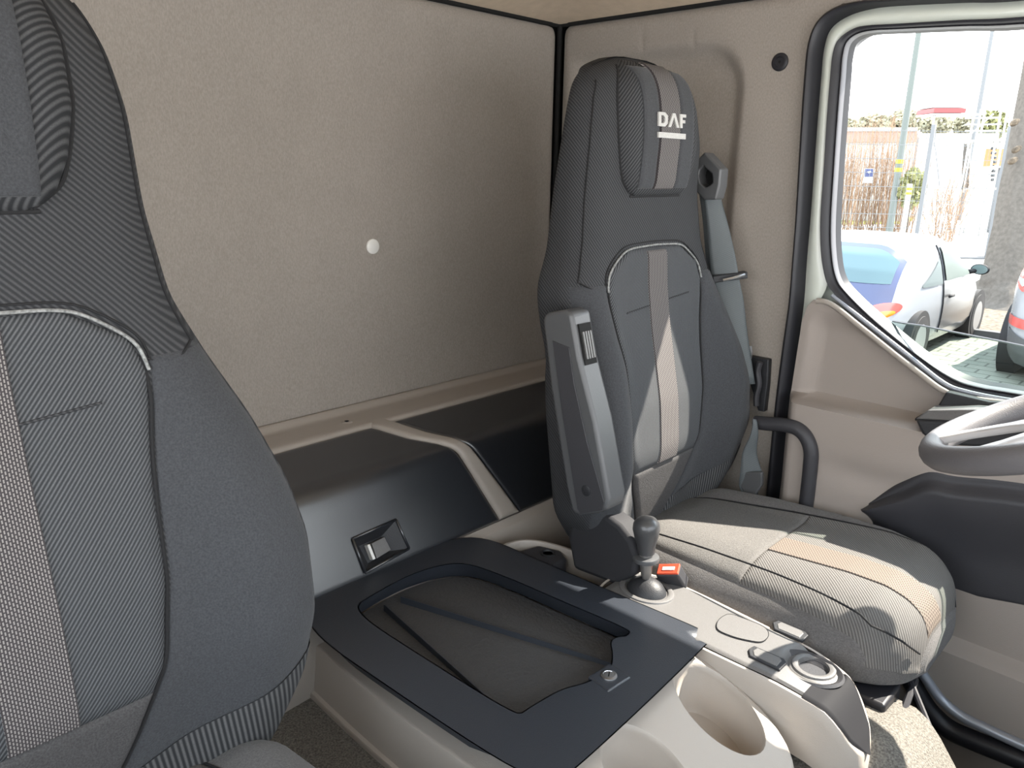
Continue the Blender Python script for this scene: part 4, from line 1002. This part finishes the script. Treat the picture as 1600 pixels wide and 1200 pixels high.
# ---- cars: rounded shell from plan outlines at each height
class Car:
    def __init__(s, name, label, cat, cx, y0, y1, zt, nn=3.4):
        s.root = empty(name, (cx, (y0+y1)/2, GZ0), label, cat); s.cx = cx; s.nn = nn; s.zt = zt
    def prof(s, z):
        return [ip(z, s.zt[0], t) for t in s.zt[1:]]   # rear y, front y, half width
    def rear(s, x, z, off=0):
        r, f, w = s.prof(z); yc, L = (r+f)/2, (f-r)/2; k = min(.9999, abs(x)/w)
        return Vector((s.cx+x, yc-L*(1-k**s.nn)**(1/s.nn)-off, GZ0+z))
    def side(s, y, z, sg=1, off=0):
        r, f, w = s.prof(z); yc, L = (r+f)/2, (f-r)/2; k = min(.9999, abs(y-yc)/L)
        return Vector((s.cx+sg*(w*(1-k**s.nn)**(1/s.nn)+off), y, GZ0+z))
    def body(s, m):
        mb = MB(); zz = s.zt[0]; z0, z1 = zz[0], zz[-1]; n = 128; vs = []
        lev = [z0+(z1-z0)*(1-(1-j/40)**1.7) for j in range(41)]
        for z in lev:
            r, f, w = s.prof(z); yc, L = (r+f)/2, (f-r)/2
            for i in range(n):
                t = 2*PI*i/n; c, d = math.cos(t), math.sin(t)
                vs.append(Vector((s.cx+w*math.copysign(abs(c)**(2/s.nn), c), yc+L*math.copysign(abs(d)**(2/s.nn), d), GZ0+z)))
        mb.add(vs, [(j*n+i, j*n+(i+1) % n, (j+1)*n+(i+1) % n, (j+1)*n+i) for j in range(40) for i in range(n)]+[tuple(range(n))[::-1], tuple(range(40*n, 41*n))])
        return mb.build('body', m, s.root)
    def patch(s, fn, poly_lo, poly_hi, a0, a1, off, name, m, par=None, n=16):
        """region between lower and upper z curves over a in [a0, a1]; fn(a, z, off)"""
        mb = MB(); mb.grid(lambda u, v: fn(a0+(a1-a0)*u, poly_lo(a0+(a1-a0)*u)+(poly_hi(a0+(a1-a0)*u)-poly_lo(a0+(a1-a0)*u))*v, off), n, n)
        return mb.build(name, m, par or s.root)
    def wheel(s, y, sg, r, z=None):
        w = s.prof(r)[2]; c = Vector((s.cx+sg*(w-.16), y, GZ0+r)); ax = Vector((sg, 0, 0))
        t = MB().lathe([(r*.6, .0), (r*.98, .01), (r, .04), (r, .14), (r*.95, .175), (r*.66, .18), (r*.64, .17)], c, ax, 32).build('wheel', M['tyre'], s.root)
        mb = MB(); mb.lathe([(.03, .155), (r*.64, .165), (r*.66, .178)], c, ax, 24); 
        mb.build('wheel_trim', M['wheelhub'], t)
        a = MB().lathe([(r*1.17, .0), (r*1.17, .168), (r*1.0, .169)], c, ax, 32); a.build('wheel_arch', M['tyre'], s.root)
ZT_ = [.20, .30, .45, .62, .78, .90, 1.05, 1.20, 1.30, 1.355, 1.375]
ka = Car('hatchback_car', 'small white hatchback car with dark blue tailgate parked beyond the window', 'car', -3.30, 8.2, 12.0,
         [ZT_, [8.42, 8.32, 8.28, 8.33, 8.42, 8.48, 8.58, 8.74, 8.92, 9.15, 9.5], [11.9, 12.0, 12.0, 11.95, 11.75, 11.35, 11.0, 10.65, 10.4, 10.2, 9.9], [.76, .80, .815, .815, .80, .775, .735, .685, .63, .54, .35]])
ka.body(M['carwhite'])
xs = .60
hl = lambda x: .60+.03*(abs(x)/xs)
hh = lambda x: 1.30-.16*max(0, (abs(x)-.25)/.35)**2.2
ka.patch(lambda a, z, o: ka.rear(a, z, o), hl, hh, -xs, xs, .012, 'tailgate', M['carblue'])
gl1 = lambda x: .92; gh1 = lambda x: 1.262-.15*max(0, (abs(x)-.25)/.33)**2.2
tg = ka.patch(lambda a, z, o: ka.rear(a, z, o), gl1, gh1, -.555, .555, .02, 'rear_window', mat('rear_glass', (.045, .085, .095), .08, spec=.6))
for (a0, a1, z0, z1) in ((-.35, .25, 1.10, 1.18),):
    ka.patch(lambda a, z, o: ka.rear(a, z, o), lambda x: z0, lambda x: z1+.0*x, a0, a1, .023, 'window_reflection_of_sky', M['ywhite']) if False else None
# tail lamps: red over orange, rounded
for sg in (-1, 1):
    def lo_(x, sg=sg): t = (abs(x)-.36)/.30; return .52+.10*(2*abs(t-.45))**2*.8
    def hi_(x, sg=sg): t = (abs(x)-.36)/.30; return .735-.02*(t-.7)-.14*max(0, 1-t*2.2)**2
    def disc(cx_, cz_, rx_, rz_, tl_, o_, sg=sg): return MB().grid(lambda u, v: ka.rear(sg*(cx_+rx_*v*math.cos(2*PI*u)), cz_+rz_*v*math.sin(2*PI*u)+tl_*rx_*v*math.cos(2*PI*u), o_+.012*(1-v**4)), 32, 8)
    lamp = disc(.53, .64, .15, .085, .25, .018).build('tail_lamp', M['lampred'], ka.root)
    disc(.545, .605, .105, .042, .25, .026).build('indicator_lens', M['lamporange'], lamp)
# white emblem squiggle on the tailgate
em = MB(); em.tube(smooth_path([ka.rear(.20+.14*a, .76+.06*b, .03) for a, b in ((0, 0), (.28, .8), (.42, .2), (.62, .85), (.70, .15), (1, .1))], 5), .012, 6); em.build('emblem', M['ywhite'], ka.root)
# side windows and doors on the right side
fs_ = lambda a, z, o: ka.side(a, z, 1, o)
ka.patch(fs_, lambda y: .88, lambda y: min(1.27, .88+.42*max(0, (10.95-y))**.75*1.0), 9.72, 10.93, .022, 'side_window', mat('side_glass_car', (.10, .12, .11), .6, spec=.15))
ka.patch(fs_, lambda y: .86, lambda y: .88+.25*max(0, (y-9.05)/.55), 9.06, 9.62, .012, 'quarter_window', mat('quarter_glass', (.10, .12, .12), .6, spec=.15))
ka.patch(fs_, lambda y: .32, lambda y: .86-.02*(y-9.6), 9.66, 11.05, .008, 'side_door', M['carsilver'])
MB().tube([ka.side(9.65, z, 1, .009) for z in np.linspace(.3, 1.28, 10)], .008, 6).build('door_gap', M['tyre'], ka.root)
MB().tube([ka.side(9.8, .70, 1, .03), ka.side(9.95, .70, 1, .03)], .016, 8).build('car_door_handle', M['tyre'], ka.root)
mc = ka.side(10.85, .93, 1, .16)
mm = MB(); mm.lathe([(.001, -.06), (.06, -.045), (.085, 0), (.075, .02), (.0, .025)], mc, (0, -1, 0), 20, sx=1.25, sy=.8, xd=(1, 0, 0)); mo = mm.build('side_mirror', M['tyre'], ka.root)
MB().lathe([(.070, .021), (.0, .027)], mc, (0, -1, 0), 20, sx=1.25, sy=.8, xd=(1, 0, 0)).build('mirror_glass', mat('mirror_tint', (.10, .14, .14), .15), mo)
MB().tube([mc-Vector((.04, 0, .02)), ka.side(10.8, .89, 1, 0)], .03, 8).build('mirror_arm', M['tyre'], ka.root)
for y in (9.05, 11.35):
    for sg in (-1, 1): ka.wheel(y, sg, .285)

sv_l = aty(1538, 560, 8.9).x
ZS = [.22, .35, .55, .75, .95, 1.10, 1.30, 1.50, 1.60, 1.66]
suv = Car('white_suv', 'white car with red tail lamp and grey bumper at the right of the window', 'car', sv_l+.92, 8.7, 13.1,
          [ZS, [8.80, 8.72, 8.70, 8.74, 8.80, 8.86, 9.0, 9.2, 9.4, 9.8], [13.0, 13.1, 13.1, 13.0, 12.6, 12.2, 11.6, 11.1, 10.8, 10.5], [.86, .90, .92, .92, .915, .88, .80, .72, .66, .5]], 4)
suv.body(M['carwhite'])
rf = lambda a, z, o: suv.rear(a, z, o)
suv.patch(rf, lambda x: .22, lambda x: .50+.10*max(0, (abs(x)-.6)/.3), -.90, .90, .03, 'lower_bumper', M['bumper'])
for sg in (-1, 1):
    lp_ = suv.patch(rf, lambda x: .98+.12*abs((abs(x)-.72)/.2)**1.3-.04, lambda x: 1.16, sg*.50, sg*.90, .03, 'tail_lamp', M['lampred'])
    suv.patch(rf, lambda x: .985+.1*abs((abs(x)-.74)/.2), lambda x: 1.06, sg*.62, sg*.86, .036, 'lamp_lens', M['wheelhub'], lp_)
    suv.patch(rf, lambda x: .60, lambda x: .60+.09*sstep(.45, .60, abs(x)), sg*.44, sg*.84, .035, 'rear_reflector', M['lampred'])
suv.patch(rf, lambda x: 1.13, lambda x: 1.50, -.56, .56, .02, 'rear_window', M['tyre'])
for y in (9.7, 12.2):
    for sg in (-1, 1): suv.wheel(y, sg, .34)

# ---- tree trunk
tb = gnd(1575, 478); tree = empty('tree', tb, 'thick grey tree trunk leaning beside the parked white car', 'tree')
dT = (tb-CAM).dot(cf)
cl = [(1572, 486, 1.55), (1574, 470, 1.12), (1577, 440, .86), (1583, 400, .74), (1590, 350, .66), (1598, 290, .60), (1607, 230, .56), (1617, 160, .52), (1632, 60, .48), (1650, -60, .44)]
tp_ = smooth_path([atd(px, py, dT) for px, py, w in cl], 6); tw = np.interp(np.linspace(0, len(cl)-1, len(tp_)), range(len(cl)), [w for _, _, w in cl])
tm = MB(); N_ = 28; vs = []
for i, (p, w) in enumerate(zip(tp_, tw)):
    for k in range(N_):
        a = 2*PI*k/N_; rr_ = w/2*(1+.05*math.sin(5*a+i*.12)+.03*math.sin(11*a+i*.3)+(.12*math.sin(4*a+1) if w > .9 else 0)); vs.append(p+Vector((math.cos(a)*rr_, math.sin(a)*rr_, 0)))
tm.add(vs, [(j*N_+i, j*N_+(i+1) % N_, (j+1)*N_+(i+1) % N_, (j+1)*N_+i) for j in range(len(tp_)-1) for i in range(N_)]); tm.build('trunk', M['bark'], tree)
random.seed(3)
for (px, py) in ((1588, 190), (1591, 232), (1585, 250)):
    p = atd(px, py, dT-.30); MB().lathe([(.09, -.05), (.07, .0), (.03, .012), (.0, .012)], p, -cf, 10, sx=1, sy=.6).build('bark_scar', M['litter'], tree)

# ---- poles
def vpole(name, px, py, d, ztop, r0_, r1_, m, label, cat, parts=()):
    p = atd(px, py, d); root = empty(name, (p.x, p.y, GZ0), label, cat)
    MB().tube([(p.x, p.y, GZ0), (p.x, p.y, ztop)], [r0_, r1_], 14).build('pole', m, root); return root, p
lp1, pp = vpole('light_pole', 1409, 230, 22, 9.0, .105, .06, M['polegreen'], 'tall grey green light pole with two yellow bands', 'pole')
for (a, b) in ((.0, 0), (13, 0)):
    z = atd(1404, 252+a, 22).z; MB().tube([(pp.x, pp.y, z-.06), (pp.x, pp.y, z+.05)], .103, 14).build('yellow_band', M['yellowp'], lp1)
sl_, p2 = vpole('street_lamp', 1540, 110, 34, 12, .11, .07, M['galv'], 'slim grey street lamp post above the scaffold tower', 'pole')
MB().tube([(p2.x, p2.y, 11.9), (p2.x+1.2, p2.y, 12.2)], .05, 8).build('lamp_arm', M['galv'], sl_)
bo, p3 = vpole('bollard', 1417, 320, 19.5, atd(1418, 287, 19.5).z, .062, .062, M['ywhite'], 'white bollard post with yellow bands behind the fence', 'bollard')
for py in (295, 302): z = atd(1417, py, 19.5).z; MB().tube([(p3.x, p3.y, z-.03), (p3.x, p3.y, z+.03)], .066, 12).build('yellow_band', M['yellowp'], bo)

# ---- mesh fence
FD = 19.0
fz1 = atd(1450, 203, FD).z
fl, fr2 = atd(1262, 300, FD), atd(1562, 300, FD)
fe_ = empty('mesh_fence', ((fl.x+fr2.x)/2, (fl.y+fr2.y)/2, GZ0), 'grey welded mesh fence with steel posts behind the hatchback', 'fence')
def fpt(px, z): p = atd(px, 300, FD); return Vector((p.x, p.y, z))
wm = MB(); dirx = (fr2-fl); dirx.z = 0; Lf = dirx.length
for i in range(int(Lf/.105)+1):
    t = i*.105/Lf; p = fl.lerp(fr2, t); wm.tube([(p.x, p.y, GZ0+.05), (p.x, p.y, fz1-(.0 if i % 2 else .05))], .0045, 4, cap=False)
for z in np.arange(GZ0+.08, fz1, .33):
    wm.tube([(fl.x, fl.y, z), (fr2.x, fr2.y, z)], .008, 4, cap=False)
wm.build('wire_mesh', M['galv'], fe_, smooth=False)
for px in (1443, 1560):
    p = fpt(px, 0); MB().box((p.x-.045, p.y-.045, GZ0), (p.x+.045, p.y+.045, fz1+.1)).build('post', M['galv'], fe_, smooth=False)
a, b = fpt(1443, GZ0+.03), fpt(1562, GZ0+.03); MB().tube([a, b], .035, 6).build('base_rail', M['galv'], fe_)
for q in (((1455, 205), (1462, 235), (1468, 290)),):
    MB().tube([atd(x, y, FD+.1) for x, y in q], .012, 6).build('brace', M['galv'], fe_)
sp_ = [atd(*p, FD-.06) for p in ((1351, 263), (1365, 263), (1363, 286), (1349, 285))]
sg_ = MB(); sg_.prism(sp_, cf*.02); sgo = sg_.build('fence_sign', M['ywhite'], smooth=False); tag(sgo, 'small blue and white notice hung on the mesh fence', 'sign')
s2 = MB(); s2.prism([atd(*p, FD-.075) for p in ((1352, 264), (1364.5, 264), (1363.5, 276), (1351, 276))], cf*.01); s2.build('blue_field', M['bluep'], sgo, smooth=False)
s3 = MB(); s3.prism([atd(*p, FD-.085) for p in ((1355, 268), (1361, 267), (1361, 270), (1357, 271))], cf*.008); s3.build('pictogram', M['ywhite'], sgo, smooth=False)

# ---- low buildings behind
def slab(px0, px1, py0, py1, d0, d1, dep, m, name, par=None, **k):
    a, b = atd(px0, py0, d0), atd(px1, py0, d1); a2, b2 = atd(px0, py1, d0), atd(px1, py1, d1); back = (cf-Vector((0, 0, cf.z))).normalized()*dep
    mb = MB(); V = [Vector((a.x, a.y, a2.z)), Vector((b.x, b.y, b2.z)), Vector((b.x, b.y, b.z)), Vector((a.x, a.y, a.z))]
    mb.prism(V, back); return mb.build(name, m, par, smooth=False, **k)
h1 = empty('garage', atd(1370, 330, 33), 'low white garage with brown fascia behind the bare shrubs', 'building')
slab(1285, 1432, 218, 352, 33, 33, 5, M['ywhite'], 'wall', h1); slab(1282, 1434, 204, 222, 32.8, 32.8, 5.4, M['brownroof'], 'fascia', h1); slab(1282, 1434, 199, 205, 32.7, 32.7, 5.6, M['ywhite'], 'roof_edge', h1)
h2 = empty('flat_roofed_hall', atd(1470, 330, 36), 'long white flat roofed hall behind the fence and scaffold', 'building')
slab(1436, 1560, 218, 345, 36, 42, 6, M['ywhite'], 'wall', h2); slab(1434, 1562, 208, 219, 35.8, 41.8, 6.4, M['galv'], 'roof_edge', h2)
slab(1432, 1436, 215, 330, 35, 35, .3, M['galv'], 'downpipe', h2)

# ---- scaffold tower with banner box
sc0 = empty('scaffold_tower', atd(1540, 310, 26), 'white scaffold tower with ladders beside the tree', 'scaffold')
for px in (1511, 1521, 1552, 1562):
    p = atd(px, 240, 26); MB().tube([(p.x, p.y, GZ0), (p.x, p.y, atd(px, 172, 26).z)], .035, 8).build('upright', M['ywhite'], sc0)
for py in (185, 195, 205, 222, 262, 296):
    MB().tube([atd(1508, py, 26), atd(1564, py-1, 26)], .03 if py != 222 else .07, 8).build('rung', M['ywhite'], sc0)
for q in (((1511, 215), (1552, 178)), ((1505, 300), (1518, 225)), ((1512, 225), (1522, 300)), ((1552, 262), (1521, 296))):
    MB().tube([atd(*q[0], 25.9), atd(*q[1], 25.9)], .025, 8).build('brace', M['ywhite'], sc0)
MB().tube([atd(1512, 222, 26.3), atd(1507, 296, 26.3)], [.12, .12], 8).build('dark_column', M['bark'], sc0)
for i in range(8): MB().tube([atd(1549, 232+7*i, 26.4), atd(1556, 232+7*i, 26.4)], .05, 6).build('step', M['bumper'], sc0)
bb = empty('site_container', atd(1485, 170, 27), 'white site container with red stripe raised beside the scaffold', 'container')
slab(1459, 1513, 152, 168, 27, 27, 1.2, M['ywhite'], 'box', bb); slab(1460, 1510, 169, 176, 26.9, 26.9, 1.2, M['redp'], 'red_stripe', bb); slab(1458, 1536, 177, 180, 26.8, 26.8, 1.2, M['ywhite'], 'deck', bb)
for px in (1457, 1534): p = atd(px, 200, 27); MB().tube([(p.x, p.y, GZ0), (p.x, p.y, atd(px, 178, 27).z)], .04, 8).build('support', M['ywhite'], bb)
ob = slab(1556, 1570, 232, 262, 27.5, 27.5, .6, M['orangep'], 'orange_cabinet'); tag(ob, 'orange box standing between scaffold and tree trunk', 'box')
lb_ = MB(); p = atd(1563, 262, 27.8); lb_.tube([(p.x, p.y, GZ0), (p.x, p.y, p.z+.02)], .1, 8); lb_.build('stand', M['galv'], ob)

# ---- shrubs of bare twigs, leafy bushes and the tree line
def twigs(px0, px1, pyb, pyt, d, n, m, name, label, cat='shrub', group=None, r=.010, spread=.5, seed=1):
    rnd = random.Random(seed); c = atd((px0+px1)/2, pyb, d); c.z = GZ0
    root = empty(name, c, label, cat, group); mb = MB()
    W2 = (px1-px0)/2*d/1200; side = cr.copy(); side.z = 0; side.normalize(); Hh = atd((px0+px1)/2, pyt, d).z-GZ0
    for i in range(n):
        b = c + side*rnd.uniform(-W2, W2)*.9 + Vector((0, rnd.uniform(-.6, .6), 0)); h = Hh*rnd.uniform(.55, 1.0)
        tip = b + side*rnd.gauss(0, spread*.5) + Vector((0, rnd.gauss(0, .3), h)); mid = b.lerp(tip, .5)+side*rnd.gauss(0, .10)
        mb.tube([b, mid, tip], [r, r*.8, r*.3], 4, cap=False)
        for k in range(3):
            t = rnd.uniform(.35, .95); s = b.lerp(tip, t); e = s+side*rnd.gauss(0, .28)+Vector((0, rnd.gauss(0, .2), rnd.uniform(.1, .5)))
            mb.tube([s, e], [r*.55, r*.2], 3, cap=False)
    mb.build('branches', m, root, smooth=False); return root
twigs(1288, 1345, 345, 185, 24.0, 120, M['twig'], 'bare_shrub', 'dense bare brown shrub directly behind the fence sign', group=None, seed=1)
twigs(1345, 1400, 345, 172, 24.5, 120, M['twig'], 'bare_shrub', 'tall bare brown shrub left of the light pole', seed=2)
twigs(1395, 1428, 335, 205, 25.0, 70, M['twig'], 'bare_shrub', 'small bare shrub just behind the light pole', seed=3)
twigs(1462, 1500, 322, 255, 24.0, 60, M['twig'], 'bare_shrub', 'low reddish bare shrub behind the fence right of the post', seed=4, spread=.9)
def bush(px0, px1, py0, py1, d, n, m, label, seed, lr=.10):
    rnd = random.Random(seed); c = atd((px0+px1)/2, (py0+py1)/2, d); W2 = (px1-px0)/2*d/1200; H2 = (py1-py0)/2*d/1200
    root = empty('leafy_bush', (c.x, c.y, GZ0), label, 'bush'); side = cr.copy(); side.z = 0; side.normalize(); mb = MB()
    for i in range(n):
        while True:
            a, b, e = [rnd.uniform(-1, 1) for _ in range(3)]
            if a*a+b*b+e*e < 1: break
        p = c+side*a*W2+Vector((0, e*.8, b*H2)); q1 = Vector([rnd.gauss(0, 1) for _ in range(3)]).normalized()*lr; q2 = q1.orthogonal().normalized()*lr*.7
        mb.add([p-q1, p+q2, p+q1, p-q2], [(0, 1, 2, 3)])
    mb.build('leaves', m, root, smooth=False)
    MB().tube([(c.x, c.y, GZ0), (c.x, c.y, c.z)], .05, 6).build('stem', M['bark'], root)
bush(1408, 1442, 262, 325, 22.6, 300, M['leafy'], 'yellow green bush beside the light pole foot', 5)
FAR = ((1300, 1345, 185, 215, 46), (1340, 1392, 178, 215, 47), (1385, 1440, 172, 212, 48), (1436, 1490, 178, 212, 49), (1488, 1530, 180, 214, 50), (1526, 1575, 172, 220, 48))
FL = ('leftmost pale tree crown of the row behind the garage', 'second pale tree crown from the left behind the garage', 'pale tree crown behind the top of the light pole', 'pale tree crown behind the container with red stripe', 'pale tree crown behind the scaffold ladders', 'green tree crown between scaffold and thick trunk')
M['farleaf'] = mat('pale_spring_leaves', (.30, .28, .20), 1, spec=.1)
for f_, l_ in zip(FAR, FL):
    bush(*f_, 700, M['farleaf'] if 'green' not in l_ else M['leafy'], l_, int(f_[0]), .15)
